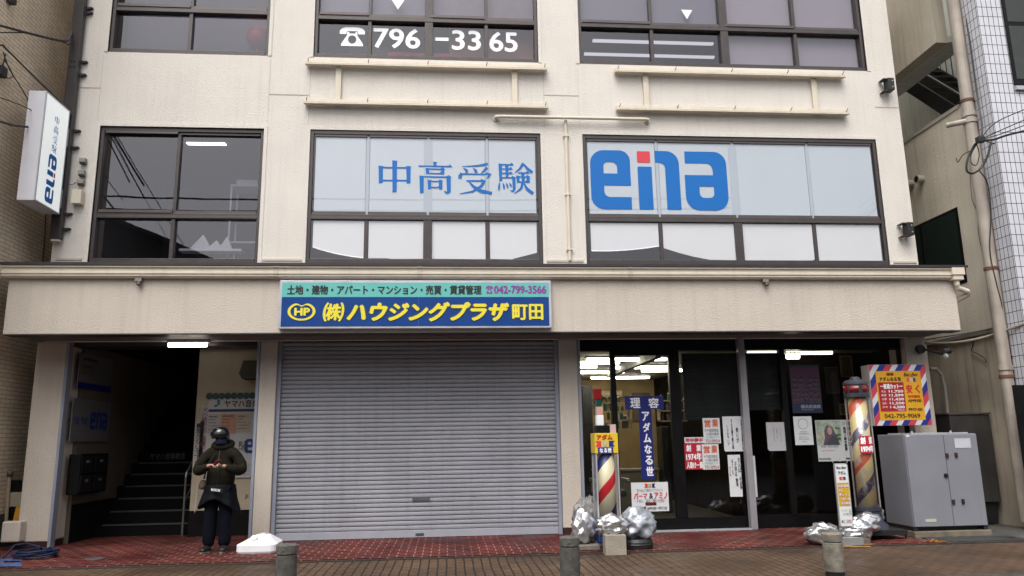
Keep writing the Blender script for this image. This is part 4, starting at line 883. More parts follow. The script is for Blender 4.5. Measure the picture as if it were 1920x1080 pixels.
notice('event_poster', 'dark magenta event poster crowded with small figures on the barber glass', 'poster', 1479, 684, 1543, 774, M('poster edge', (.012, .02, .03), .5), [('横浜武道館', 1501, 759, 1539, 765.5, 0, .003), ('YOKOHAMA BUDOKAN', 1503, 767, 1526, 769.5, 0)], [M('poster white', (.22, .24, .30), .5)], .136, base=eventart)
def travelart(t, a, b, c, d, Y):
    w_, h = b-a, d-c; mats = [M('travel sky', (.36, .42, .34), .7, var=.5, vs=9), M('travel figure', (.10, .065, .09), .7), M('travel skin', (.40, .27, .22), .7), M('travel leaf', (.05, .12, .04), .7), M('travel photo', (.10, .05, .04), .7, var=.6, vs=20), M('travel pale', (.62, .60, .55), .7), M('travel cloth', (.05, .05, .07), .7)]
    q = MB(); X = lambda u: a+w_*u; Z = lambda v: c+h*v
    q.box(X(.01), X(.68), Y-.0012, Y-.0002, Z(.38), Z(.985), 0)
    q.poly([(X(u), Y-.0018, Z(v)) for u, v in ((.16, .39), (.60, .39), (.54, .62), (.44, .84), (.30, .88), (.22, .74), (.22, .55))], 1)
    q.poly([(X(u), Y-.0022, Z(v)) for u, v in ((.2, .39), (.62, .39), (.54, .60), (.44, .63), (.36, .54))], 6)
    q.poly([(X(.37+.065*math.cos(s)), Y-.0024, Z(.74+.10*math.sin(s))) for s in [i*math.pi/7 for i in range(14)]], 2)
    q.poly([(X(u), Y-.0016, Z(v)) for u, v in ((.02, .72), (.06, .74), (.22, .55), (.18, .48))], 2)
    for u, v, r_ in ((.56, .8, .04), (.62, .79, .035), (.55, .62, .06), (.63, .64, .04), (.60, .54, .06)): q.poly([(X(u+r_*math.cos(s)), Y-.0015, Z(v+r_*.7*math.sin(s))) for s in [i*math.pi/4 for i in range(8)]], 3)
    for i in range(5): q.box(X(.84), X(.985), Y-.0012, Y-.0002, Z(.86-i*.125), Z(.96-i*.125), 4)
    q.build('print', mats, t)
notice('travel_poster', 'pale travel poster with a seated figure and a column of small photographs', 'poster', 1528, 788, 1605, 864, M('poster paper', (.50, .52, .52), .6, var=.05), [(vert('地球一周の船旅'), 1580, 800, 1590, 845, 0, .003), ('129', 1578, 791, 1584, 797, 0), ('地球一周の船旅', 1539, 835, 1572, 839.5, 2), ('旅行説明会', 1541, 844, 1566, 846, 1), ('Peace & Green Boat', 1536, 858, 1558, 862, 0, .001), ('資料請求', 1586, 858, 1594, 861.5, 0, .001)], [INK, RED, M('grey ink', (.08, .08, .085), .7)], .136, base=travelart)

# ------------------------------------------------------------------ barber shop: inside
lampp = None; k = 0
for x0, x1, y, z in ((2.6, 4.2, 1.55, 0), (2.4, 3.4, 2.15, 0), (2.4, 3.1, 3.0, 0), (3.5, 4.7, 3.2, 0), (2.5, 4.0, 4.3, 0), (4.3, 5.3, 4.0, 0), (2.4, 3.2, 5.6, 0), (3.5, 5.0, 5.9, 0)):
    w_ = x1-x0
    if lampp is None:
        lampp = thing('strip_lamp', 'wide two tube strip lamp over the tan papered half of the barber shop', 'lamp', (0, 0, SH-.1), 'strip lamps inside the barber shop')
        q = MB(); q.box(-.5, .5, -.09, .09, SH-.035, SH-.002); q.build('housing', M('lamp tin', (.5, .5, .48), .5), lampp)
        q = MB(); q.tube([(-.48, -.05, SH-.06), (.48, -.05, SH-.06)], .022, 8); q.tube([(-.48, .05, SH-.06), (.48, .05, SH-.06)], .022, 8); q.build('tube', TUBE, lampp); o = lampp
    else:
        o = copy_tree(lampp, (0, 0, 0), lampp['label'])
    o.location = ((x0+x1)/2, y, SH-.1); o.scale = (w_, 1, 1)
for x0, y0, x1, YY, h_, lb, em in ((1473, 662, 1562, .85, .028, 'long lit tube over the dark panelled corner of the barber shop', 3.0), (1473, 668.5, 1500, .55, .045, 'short bright tube close behind the glass above the dark magenta poster', 5.0), (1400, 663, 1466, .6, .05, 'dim tube glimpsed over the black blind beside the post', 1.2)):
    p0, p1 = at(x0, y0, YY), at(x1, y0, YY); zL = (p0.z+p1.z)/2; t = thing('strip_lamp', lb, 'lamp', ((p0.x+p1.x)/2, YY, zL), 'strip lamps inside the barber shop')
    q = MB(); q.box(p0.x, p1.x, YY-.05, YY+.05, zL+h_+.002, zL+h_+.03); q.build('housing', M('lamp tin', (.5, .5, .48), .5), t); q = MB(); q.tube([(p0.x+.02, YY, zL), (p1.x-.02, YY, zL)], h_, 8); q.build('tube', lamp('dim strip %d' % x1, (1, .93, .76), em), t)
    q = MB(); q.tube([(p0.x+.1, YY, zL+h_+.03), (p0.x+.1, YY, SH)], .008, 6); q.tube([(p1.x-.1, YY, zL+h_+.03), (p1.x-.1, YY, SH)], .008, 6); q.build_each('hanger', M('lamp tin', (.5, .5, .48), .5), t)
a, b, c, d = rect(1123, 733, 1166, 745, 7.2); t = thing('air_conditioner', 'cream wall air conditioner on the back wall of the barber shop', 'air conditioner', ((a+b)/2, 7.2, c))
q = MB(); q.box(a, b, 7.1, 7.395, c, d); q.build('case', M('cream plastic', (.40, .33, .18), .5), t, .03); q = MB(); q.box(a+.05, b-.05, 7.08, 7.098, c+.02, c+.06); q.build('flap', M('cream flap', (.28, .23, .13), .5), t)
for x0, y0, x1, y1, YY, lb, n_, rgb in ((1121, 750, 1183, 805, 5.6, 'wall shelf of dark bottles behind the striped pole in the shop window', 4, (.04, .07, .06)), (1235, 745, 1290, 790, 4.0, 'wall shelf with pale green bottles beside the barber door', 3, (.16, .19, .12))):
    a, b, c, d = rect(x0, y0, x1, y1, YY); t = thing('wall_shelf', lb, 'shelf', ((a+b)/2, YY, c))
    q = MB()
    for i in range(n_): z = c+(d-c)*i/(n_-.6); q.box(a, b, YY, YY+.22, z, z+.025)
    q.box(a, a+.02, YY, YY+.22, c, d); q.box(b-.02, b, YY, YY+.22, c, d); q.build('board', M('shelf wood', (.30, .24, .15), .6), t)
    rnd = random.Random(x0)
    for i in range(n_):
        z = c+(d-c)*i/(n_-.6)+.026; xx = a+.08
        while xx < b-.1:
            hgt = rnd.uniform(.12, .26); r_ = rnd.uniform(.03, .06)
            o = None; q = MB(); q.lathe([(r_, 0), (r_, hgt*.7), (r_*.4, hgt*.82), (r_*.4, hgt)], (xx, YY+.1, z), 10)
            bt = thing('bottle', lb.replace('wall shelf', 'bottle on the wall shelf')[:] if False else ('bottle on the shelf of dark bottles behind the slim pole' if x0 < 1200 else 'bottle on the shelf of pale green bottles beside the door'), 'bottle', (xx, YY+.1, z), 'bottles on the barber shelves')
            q.build('body', M('bottle %d' % rnd.randint(0, 3), tuple(v*rnd.uniform(.4, 1.5) for v in rgb), .3), bt, smooth=False); xx += r_*2+rnd.uniform(.02, .09)
for x0, y0, x1, y1, YY, nm, lb, rgb in ((1092, 722, 1112, 800, 4.8, 'tall_cabinet', 'black tall cabinet inside the barber shop by the jamb', (.012, .012, .013)), (1190, 735, 1228, 790, 7.0, 'wall_mirror', 'dark framed mirror on the back wall of the barber shop', (.10, .07, .045)), (1240, 800, 1256, 850, 3.0, 'storage_case', 'dark storage case beside the barber door', (.015, .016, .014)), (1126, 820, 1146, 900, 3.6, 'towel_cabinet', 'pale towel cabinet behind the slim barber pole', (.20, .20, .17))):
    a, b, c, d = rect(x0, y0, x1, y1, YY); t = thing(nm, lb, nm.split('_')[1], ((a+b)/2, YY, c)); q = MB()
    if nm == 'wall_mirror': q.box(a, b, YY+.36, YY+.39, c, d)
    else: q.box(a, b, YY, YY+.4, .013, d)
    q.build('body', M(nm+' body', rgb, .4, var=.2), t, .008); q = MB(); YF = YY+.352 if nm == 'wall_mirror' else YY-.012
    q.box(a+.04, b-.04, YF, YF+.007, c+.04, d-.04); q.build('panel', M(nm+' panel', tuple(min(1, v*1.6+.01) for v in rgb), .25), t)
rnd = random.Random(12)
for i in range(9):
    xx, yy = 1095+rnd.random()*155, 722+rnd.random()*95
    if yy < 745 and xx < 1175: yy += 40
    p = at(xx, yy, 7.39); w_, h_ = rnd.uniform(.12, .34), rnd.uniform(.15, .38); t = thing('pinned_sheet', 'small sheet pinned on the tan back wall of the barber shop', 'sheet', p, 'sheets on the back wall of the barber shop')
    q = MB(); q.box(p.x-w_/2, p.x+w_/2, 7.38, 7.386, p.z-h_/2, p.z+h_/2); q.build('paper', M('pinned %d' % (i % 4), ((.45, .42, .36), (.10, .14, .22), (.30, .16, .10), (.12, .20, .13))[i % 4], .7, var=.4, vs=14), t); q = MB(); q.box(p.x-w_*.35, p.x+w_*.35, 7.376, 7.379, p.z-h_*.1, p.z+h_*.32); q.build('print', M('pinned print %d' % (i % 3), ((.05, .05, .06), (.30, .25, .2), (.18, .06, .05))[i % 3], .7, var=.5, vs=18), t)
a, b, c, d = rect(1168, 800, 1262, 905, 3.2); t = thing('barber_counter', 'pale counter with a basin inside the barber shop', 'counter', ((a+b)/2, 3.2, 0))
q = MB(); q.box(a-.6, b-.3, 3.2, 3.7, .01, .85); q.build('cupboard', M('counter cream', (.22, .19, .13), .5), t, .01); q = MB(); q.box(a-.62, b-.28, 3.17, 3.72, .852, .89); q.build('worktop', M('counter top', (.30, .29, .27), .3), t)
t = thing('barber_chair', 'dark barber chair standing before the counter', 'chair', (3.1, 2.2, 0))
q = MB(); q.lathe([(.3, .012), (.28, .05), (.08, .08), (.07, .4)], (3.1, 2.2, 0), 20); q.build('pedestal', ALU, t)
CH = M('dark green leather', (.02, .035, .025), .4); q = MB(); q.box(2.82, 3.38, 1.9, 2.45, .42, .56); q.build('seat', CH, t, .05); q = MB(); q.box(2.84, 3.36, 2.46, 2.6, .5, 1.25); q.build('backrest', CH, t, .05)
for x in (2.76, 3.38): q = MB(); q.box(x, x+.07, 1.95, 2.5, .7, .76); q.box(x+.01, x+.06, 2.3, 2.36, .5, .7); q.build('armrest', ALU, t, .01)
for x0, y0, x1, y1, YY, lb, rgb in ((1573, 667, 1600, 707, 1.24, 'gilt framed picture on the dark panelling of the barber shop', (.12, .085, .02)), (1545, 688, 1575, 738, 1.24, 'dark framed board on the panelling beside the gilt picture', (.03, .022, .012)), (1573, 757, 1592, 778, 1.24, 'small wooden plaque on the dark panelling', (.08, .05, .03)), (1166, 786, 1184, 804, 7.38, 'dark framed print on the back wall of the barber shop', (.05, .04, .03))):
    a, b, c, d = rect(x0, y0, x1, y1, YY); t = thing('framed_picture', lb, 'picture', ((a+b)/2, YY, c))
    q = MB(); e = .02; q.box(a, b, YY-.02, YY, c, c+e); q.box(a, b, YY-.02, YY, d-e, d); q.box(a, a+e, YY-.02, YY, c+e, d-e); q.box(b-e, b, YY-.02, YY, c+e, d-e); q.build('frame', M('frame %d' % x0, tuple(v*1.8 for v in rgb), .4, metal=.3), t)
    q = MB(); q.box(a+e, b-e, YY-.008, YY-.002, c+e, d-e); q.build('picture_sheet', M('picture %d' % x0, tuple(v*.5 for v in rgb), .6, var=.5, vs=15), t)

# ------------------------------------------------------------------ street furniture in front of the barber shop
# price sign
t = thing('price_sign', 'yellow and red price lightbox with a barber striped border by the corner column', 'sign', (7.5, -.5, 1.66))
PY = -.5; a, b, c, d = rect(1628, 684, 1748, 797, PY)
q = MB(); q.box(a, b, PY, PY+.25, c, d); q.build('cabinet', M('old white cabinet', (.44, .38, .36), .5, var=.1, streak=.3), t, .006)
SR, SBL, SWH = (.42, .035, .06), (.010, .022, .17), (.50, .49, .52)
st_ = stripes('barber border', [(.30, SWH), (.35, SR), (.35, SBL)], 'diag', .33, .72, .45)
q = MB(); q.box(a+.004, b-.004, PY-.004, PY-.0008, c+.004, d-.004); q.build('striped_border', st_, t)
i0, i1, i2, i3 = rect(1641, 696, 1736, 787, PY-.008)
q = MB(); q.box(i0, i1, PY-.008, PY-.0045, i2, i3); q.build('yellow_panel', M('ochre yellow', (.55, .28, .008), .45, var=.05), t)
r0, r1, r2, r3 = rect(1646, 717, 1700, 771, PY-.011)
q = MB(); q.box(r0, r1, PY-.011, PY-.0085, r2, r3); q.build('red_panel', M('deep red panel', (.30, .006, .012), .45, var=.05), t)
mb = MB(); Y = PY-.010; Y2 = PY-.0135
tx(mb, '理容', 1661, 699, 1676, 704.5, Y, 0, .003); tx(mb, 'アダムなる世', 1648, 707, 1690, 714.5, Y, 1, .004)
tx(mb, 'Bar-Ber', 1693.5, 699, 1722, 705.5, Y, 1, .002, .3); tx(mb, 'アダム', 1704, 705, 1713, 707.5, Y, 1)
tx(mb, '安', 1698, 721, 1711.5, 737.5, Y, 2, .007); tx(mb, 'く', 1715, 721, 1726, 737, Y, 2, .008)
tx(mb, '年中無休', 1702, 740.5, 1726, 746, Y, 2, .003); tx(mb, 'AM9:00', 1702, 748.5, 1728, 754, Y, 3, .003); tx(mb, '|', 1715.3, 757, 1716.3, 762, Y, 3); tx(mb, 'PM7:00', 1703.5, 765, 1730, 770.5, Y, 3, .003)
tx(mb, '042-795-9069', 1658, 776, 1726, 783.5, Y, 3, .003)
tx(mb, '一普通カット一', 1649.5, 719.5, 1693, 729, Y2, 4, .004)
for i, (l_, pr_) in enumerate((('大人', '1,750'), ('中学', '1,599'), ('小学', '1,430'), ('シルバー', '1,500'), ('パーマ', '4,500'))):
    yy = 731.5+i*7.4; xo = 1652+i*.7; tx(mb, l_, xo, yy, xo+9.5, yy+4.6, Y2, 4, .001); tx(mb, '￥', xo+13.5, yy, xo+17, yy+4.8, Y2, 4, .002); tx(mb, pr_, xo+19, yy-.2, xo+42, yy+5.2, Y2, 4, .003)
tx(mb, '（税込）', 1683, 767, 1698, 770.3, Y2, 4)
mb.build('lettering', [M('dark red print', (.14, .008, .008), .5), M('brown black print', (.05, .015, .01), .5), M('bright red print', (.42, .012, .012), .5), M('sign black', (.015, .013, .012), .5), M('pale sign print', (.66, .64, .64), .5)], t)
ribbons(t, 1699, 709, 1718, 715.5, PY-.010)

# slim barber pole beside the door
BX, BYp = 2.275, -1.55
t = thing('barber_pole', 'slim square cased barber pole with red, navy and cream stripes and a yellow nameplate', 'barber pole', (BX, BYp, 0))
px3 = lambda x, y, Y=BYp: at(x, y, Y)
zt0 = px3(1137, 850).z; ztop = px3(1118, 728).z; zb0 = .40
q = MB(); q.lathe([(.138, zb0), (.138, zt0+.02)], (BX, BYp, 0), 32)
q.build('striped_drum', stripes('barber helix', [(.30, (.52, .47, .32)), (.20, (.015, .02, .10)), (.30, (.52, .47, .32)), (.20, (.40, .012, .02))], 'helix', .92, 1.0, .35, 0, 0, 0), t, smooth=True)
q = MB(); q.box(BX-.165, BX+.165, BYp-.15, BYp+.15, .06, .395); q.build('base', M('blue base', (.01, .04, .18), .5), t, .02)
q = MB()
for sx_ in (-1, 1): q.box(BX+sx_*.157-.010, BX+sx_*.157+.010, BYp-.155, BYp-.135, .396, zt0); q.box(BX+sx_*.157-.010, BX+sx_*.157+.010, BYp+.135, BYp+.155, .396, zt0)
q.build('corner_bar', M('pole case grey', (.45, .45, .47), .4, metal=.4), t)
q = MB()
for sx_ in (-1, 1): q.box(BX+sx_*.157-.002, BX+sx_*.157+.002, BYp-.134, BYp+.134, .397, zt0-.01)
q.build('side_glass', CLEAR, t)
zp0, zp1 = px3(1137, 850, BYp-.17).z, px3(1137, 812, BYp-.17).z
q = MB(); q.box(BX-.175, BX+.165, BYp-.165, BYp+.15, zp0, zp1); q.build('nameplate', M('bright yellow plate', (.62, .44, .02), .45, var=.05), t, .004)
mb = MB(); Y = BYp-.168
tx(mb, 'アダム', 1118, 815, 1149, 825, Y, 0, .006); ab = rect(1121, 839, 1150, 849, Y); q = MB(); q.box(ab[0], ab[1], Y+.0005, Y+.0025, ab[2], ab[3]); q.build('navy_strip', NAVY, t); tx(mb, 'なる世', 1124, 840, 1147, 848.5, Y, 1, .003)
mb.build('lettering', [M('nameplate red', (.42, .02, .012), .5), WINK], t)
ribbons(t, 1116, 827, 1153, 837.5, Y)
q = MB(); q.box(BX-.13, BX+.06, BYp-.12, BYp+.1, zp1+.002, px3(1135, 798).z); q.build('control_box', BLACK, t, .006)
q = MB(); q.box(BX+.065, BX+.15, BYp-.13, BYp+.05, zp1+.002, px3(1145, 796).z); q.build('price_card', M('pinkish card', (.5, .35, .33), .6), t)
zc = px3(1120, 797).z; q = MB(); q.box(BX-.115, BX-.01, BYp-.06, BYp+.06, px3(1135, 798).z+.002, px3(1118, 779).z); q.build('lamp_stem', WHITE, t, .006)
q = MB(); q.box(BX-.112, BX-.015, BYp-.055, BYp+.055, px3(1118, 779).z+.001, px3(1117, 763).z); q.build('pink_collar', M('pink collar', (.45, .26, .22), .5), t)
q = MB(); q.box(BX-.105, BX-.03, BYp-.05, BYp+.05, px3(1117, 763).z+.001, px3(1114, 749).z); q.build('green_lens', M('dark green lens', (.01, .05, .04), .2), t)
q = MB(); q.box(BX-.14, BX-.025, BYp-.06, BYp+.06, px3(1114, 749).z+.001, px3(1112, 729).z); q.build('red_lens', M('red lens', (.16, .008, .010), .25), t, .006)

# round barber pole at the corner
CX_, CY_ = 6.3, -1.35
t = thing('barber_pole', 'large round barber pole with worn peeling stripes and a dark cap with red lenses', 'barber pole', (CX_, CY_, 0))
zc0 = at(1610, 745, CY_).z; zc1 = at(1608, 728, CY_).z; zb1 = at(1640, 950, CY_).z
q = MB(); q.lathe([(.135, zb1), (.135, zc0)], (CX_, CY_, 0), 36)
q.build('striped_drum', stripes('worn helix', [(.30, (.62, .50, .24)), (.22, (.55, .10, .05)), (.28, (.62, .50, .24)), (.20, (.06, .06, .12))], 'helix', .86, 1.0, .4, .8), t, smooth=True)
q = MB(); q.lathe([(.17, zb1+.002), (.17, zc0-.002)], (CX_, CY_, 0), 36); q.build('clear_cover', CLEAR, t, smooth=True)
q = MB()
for s_ in (60, -35, 155): q.box(CX_+.168*math.cos(R(s_))-.008, CX_+.168*math.cos(R(s_))+.008, CY_+.168*math.sin(R(s_))-.008, CY_+.168*math.sin(R(s_))+.008, zb1, zc0)
q.build('cover_rod', M('rod grey', (.34, .32, .30), .5, metal=.3), t)
CAPM = M('dark grey cap', (.035, .04, .05), .4, var=.2)
q = MB(); q.lathe([(.185, zc0), (.185, zc0+.05), (.178, zc0+.055), (.178, zc0+.19), (.188, zc0+.195), (.185, zc0+.225), (.14, zc0+.26), (.08, zc0+.275), (.075, zc0+.30), (.05, zc0+.315), (.0001, zc0+.318)], (CX_, CY_, 0), 32); cp = q.build('cap', CAPM, t)
for s_ in (-128, -66, -4, 58, 120, 182):
    q = MB(); n = 8; aa = [R(s_-22+44*i/n) for i in range(n+1)]; q.add([(CX_+rd*math.cos(a_), CY_+rd*math.sin(a_), zc0+z) for z in (.07, .175) for rd in (.1785, .183) for a_ in aa],
        [(n+1+i, n+2+i, 3*n+4+i, 3*n+3+i) for i in range(n)]+[(i, i+1, n+2+i, n+1+i) for i in range(n)]+[(2*n+2+i, 3*n+3+i, 3*n+4+i, 2*n+3+i) for i in range(n)]); q.build('red_lens', M('red lens', (.20, .008, .010), .25), cp, smooth=True)
q = MB(); q.lathe([(.27, .13), (.25, .19), (.2, .24), (.185, .28), (.18, zb1-.06), (.19, zb1-.05), (.19, zb1)], (CX_, CY_, 0), 32); q.build('pedestal', M('blue black pedestal', (.025, .032, .05), .4, var=.25), t)
q = MB(); q.box(CX_-.36, CX_+.40, CY_-.30, CY_+.30, .11, .128); q.box(CX_-.36, CX_+.40, CY_-.30, CY_-.27, .06, .108)
for sx_ in (-.34, .37):
    for sy_ in (-.28, .26): q.box(CX_+sx_, CX_+sx_+.02, CY_+sy_, CY_+sy_+.02, 0, .108)
q.build('base_plate', RUBBER, t)
# red sticker wrapped on the cover
q = MB(); zs0, zs1 = at(1628, 850, CY_-.17).z, at(1626, 817, CY_-.17).z; A0, A1 = -128, -52; n = 8; rr_ = .1725
q.add([(CX_+rr_*math.cos(R(A0+(A1-A0)*i/n)), CY_+rr_*math.sin(R(A0+(A1-A0)*i/n)), z) for z in (zs0, zs1) for i in range(n+1)], [(i, i+1, i+n+2, i+n+1) for i in range(n)]); q.build('red_sticker', REDP, t)
mb = MB()
def wrap(body, u0, u1, v0, v1, bold):
    sub = MB(); letter(sub, body, (u0, 0, v0), (u1-u0, 0, 0), (0, 0, v1-v0), 0, bold)
    mb.add([(CX_+(.1745-y)*math.cos(R(A0)+x/.1745), CY_+(.1745-y)*math.sin(R(A0)+x/.1745), z) for x, y, z in sub.v], sub.f)
hz = zs1-zs0; wrap('創', .014, .088, zs0+hz*.52, zs1-.015, .005); wrap('業', .135, .208, zs0+hz*.52, zs1-.015, .005); wrap('1974年', .014, .222, zs0+.015, zs0+hz*.46, .006)
mb.build('lettering', WINK, t)

# narrow stand sign
SX, SYY = 5.50, -2.0
t = thing('stand_sign', 'narrow white stand sign with a yellow panel in front of the round barber pole', 'sign', (5.55, -2.0, 0))
a, b, c, d = rect(1566, 869, 1598, 988, SYY)
aL, bR = (at(1565, 870, SYY).x+at(1573, 985, SYY).x)/2, (at(1590, 870, SYY).x+at(1600, 985, SYY).x)/2
q = MB(); q.slab(rr(aL, c, bR, d, .035), SYY, SYY+.03); fr = q.build('frame', M('chrome frame', (.42, .42, .42), .35, metal=.5), t, .004)
q = MB(); q.slab(rr(aL+.014, c+.014, bR-.014, d-.014, .025), SYY-.004, SYY-.0005); q.build('panel', PAPER, t)
y0_, y1_ = at(1580, 949, SYY).z, at(1578, 905, SYY).z
q = MB(); q.box(aL+.02, bR-.02, SYY-.0065, SYY-.0045, y0_, y1_); q.build('yellow_panel', M('sign amber', (.55, .33, .01), .5), t)
mb = MB(); Y = SYY-.0075; wS = bR-aL
def st_tx(body, u0, u1, yA, yB, m_, bo=0): z0, z1 = at(1580, yB, SYY).z, at(1580, yA, SYY).z; letter(mb, body, (aL+wS*u0, Y, z0), (wS*(u1-u0), 0, 0), (0, 0, z1-z0), m_, bo)
st_tx('Bar-Ber', .15, .85, 874, 879, 0, .001); st_tx('アダム', .22, .78, 883, 890, 0, .002)
for i, ln in enumerate(('技術最高', '料金', '感じ そこ', '人助け一筋', '年中無休')):
    u1 = .90 if i != 1 else .42; st_tx(ln, .14 if i < 3 else .25, u1, 907.5+i*8.2, 914+i*8.2, 1, .004); Y -= .0012; st_tx(ln, .15 if i < 3 else .26, u1-.01, 908+i*8.2, 913.5+i*8.2, 2, .0005); Y += .0012
st_tx('パーマ', .22, .6, 955, 960, 3); st_tx('お子様', .3, .7, 962, 967, 3); st_tx('毛染', .74, .9, 954, 967, 3); st_tx('￥', .14, .28, 975, 981, 0, .002); st_tx('1,500', .34, .86, 974.5, 982, 1)
mb.build('lettering', [INK, M('crimson outline', (.30, .01, .02), .5), WINK, M('blue grey print', (.08, .13, .2), .6)], t)
q = MB()
zz0, zz1 = at(1577, 900, SYY).z, at(1577, 894, SYY).z
for i, m_ in enumerate((0, 1, 2)): q.box(aL+wS*(.28+.15*i), aL+wS*(.43+.15*i), SYY-.0065, SYY-.0045, zz0, zz1, i)
q.build('tricolour_strip', [RED, M('gold', (.45, .30, .06), .5), NAVY], t)
xm = (aL+bR)/2
q = MB()
for sx_ in (-.03, .03): q.tube([(xm+sx_, SYY+.015, c), (xm+sx_, SYY+.015, .1)], .009, 8)
q.box(xm-.16, xm+.16, SYY-.12, SYY+.15, 0, .1); q.build('stand', M('stand grey', (.2, .2, .2), .5), t)
q = MB(); q.tube([(xm-.1, SYY+.015, d+.002), (xm-.11, SYY+.015, d+.03), (xm-.06, SYY+.015, d+.05), (xm, SYY+.015, d+.03), (xm+.06, SYY+.015, d+.05), (xm+.11, SYY+.015, d+.03), (xm+.1, SYY+.015, d+.002)], .007, 6); q.tube([(xm, SYY+.015, d+.03), (xm, SYY+.015, d+.09)], .007, 6); q.build('finial', ALU, t)

# foil wrapped sandbags
def foil_bag(label, c, size, seed, mat, tie=0., lean=(0, 0), name='foil_bag', smooth=True):
    bm = bmesh.new(); bmesh.ops.create_icosphere(bm, subdivisions=4, radius=1)
    pass
    off = Vector((seed*3.1, seed*1.7, seed*.9))
    for v in bm.verts:
        p = v.co.normalized(); n = 0
        q_ = p*1.7+off; q_ = q_+Vector((noise.noise(q_*1.3), noise.noise(q_*1.3+Vector((9, 2, 4))), noise.noise(q_*1.3+Vector((3, 8, 1)))))*.55
        n += .14*noise.noise(q_)
        for k_, amp in ((1.1, .24), (2.3, .13)): n += amp*(.5-min(1, abs(noise.noise((p+q_*.25)*k_+off*1.3)*2.6)))
        n += .022*noise.noise(p*9+off)
        for k_ in range(5):
            d_ = Vector((math.sin(k_*2.4+seed), math.cos(k_*1.7+seed*2), math.sin(k_*3.1+seed*.7))).normalized(); n -= .06*math.exp(-((p.dot(d_)-.35*math.sin(k_+seed)+.12*noise.noise(p*3+off))/.10)**2)
        r = 1+n; z = p.z
        x, y = p.x*r, p.y*r
        bulge = 1.12 if z < -.2 else 1.0
        z = max(z*r, -.80)
        if tie and z > .45: f = 1-tie*(z-.45)/.6; x *= f; y *= f; z += .25*tie*(noise.noise(p*6+off)+.3)
        v.co = (c[0]+x*size[0]*bulge+lean[0]*z, c[1]+y*size[1]*bulge+lean[1]*z, c[2]+size[2]*.80+z*size[2])
    m_ = MB(); m_.add([v.co for v in bm.verts], [tuple(v.index for v in f.verts) for f in bm.faces]); bm.free()
    m_.v = [Vector(v)-Vector((c[0], c[1], 0)) for v in m_.v]
    o = m_.build(name, mat, smooth=smooth); o.location = (c[0], c[1], 0)
    return tag(o, label, 'bag', 'foil wrapped weights at the barber poles')
foil_bag('crumpled silver foil bag nearest the shutter beside the slim barber pole', (1.92, -1.6, .06), (.165, .15, .27), 1, FOIL, .2)
foil_bag('crumpled silver foil bag resting on the concrete block before the slim barber pole', (2.24, -2.02, .21), (.22, .15, .155), 2, FOIL, 0)
foil_bag('dull grey foil covered weight beside the slim barber pole under the notice board', (2.66, -1.72, .13), (.255, .2, .23), 3, FOILD, 0)
foil_bag('grey plastic bag behind the slim barber pole against the pillar', (2.06, -1.15, .22), (.20, .12, .25), 4, M('grey plastic', (.20, .195, .19), .5), .1, name='plastic_bag')
foil_bag('crumpled silver foil bag behind the weathered bollard', (5.28, -1.9, .0), (.24, .17, .165), 5, FOIL, 0)
foil_bag('crumpled silver foil bag between the stand sign and the round barber pole', (5.78, -1.9, .065), (.22, .15, .14), 6, FOIL, .1)
foil_bag('crumpled silver foil bag leaning on the pedestal of the round barber pole', (6.02, -1.66, .10), (.26, .15, .155), 7, FOIL, 0, (.1, 0))
foil_bag('dull grey foil bag behind the pedestal of the round barber pole', (6.52, -1.02, .13), (.18, .14, .19), 8, FOILD, 0)
q = MB(); q.box(2.10, 2.385, -2.22, -2.02, -.03, .235); tag(q.build('concrete_block', M('pale block', (.30, .265, .215), .9, var=.15, vs=8, bump=.4, bs=50), None, .008), 'pale concrete block under the middle foil bag at the slim barber pole', 'block')
t = thing('weight_base', 'round black weight base under the dull grey foil cover', 'weight', (2.62, -1.72, 0)); q = MB(); q.lathe([(.24, 0), (.25, .02), (.25, .09), (.22, .13), (.03, .135)], (2.62, -1.72, 0), 28); q.build('weight_body', RUBBER, t); q = MB(); q.lathe([(.255, .05), (.26, .06), (.255, .07)], (2.62, -1.72, 0), 28); q.build('rim_band', M('rubber band', (.02, .02, .02), .4), t)
t = thing('paver_slab', 'low stone slab under the foil bag nearest the shutter', 'slab', (1.9, -1.7, 0)); q = MB(); q.box(1.74, 2.1, -1.85, -1.5, 0, .06); q.build('slab_body', CONC, t, .006)
t = thing('paver_slab', 'low stone slab under the foil bag beside the stand sign', 'slab', (5.75, -1.95, 0)); q = MB(); q.box(5.6, 5.9, -2.0-.05, -1.8, 0, .075); q.build('slab_body', M('brown slab', (.12, .09, .075), .9, var=.3), t, .006)
t = thing('wood_scrap', 'broken pale wood slats on the kerb behind the weathered bollard', 'wood', (5.6, -2.15, -.02))
q = MB()
for i, (x, y, a_) in enumerate(((5.45, -2.12, .05), (5.6, -2.16, -.12), (5.7, -2.1, .2))): q.prism([(x-.22, y-.22*a_, -.028+.012*i), (x-.22, y-.22*a_+.03, -.028+.012*i), (x-.22, y-.22*a_+.03, -.018+.012*i), (x-.22, y-.22*a_, -.018+.012*i)], (.44, .44*a_, 0))
q.build('slat', M('raw wood', (.38, .22, .09), .7, var=.3), t)

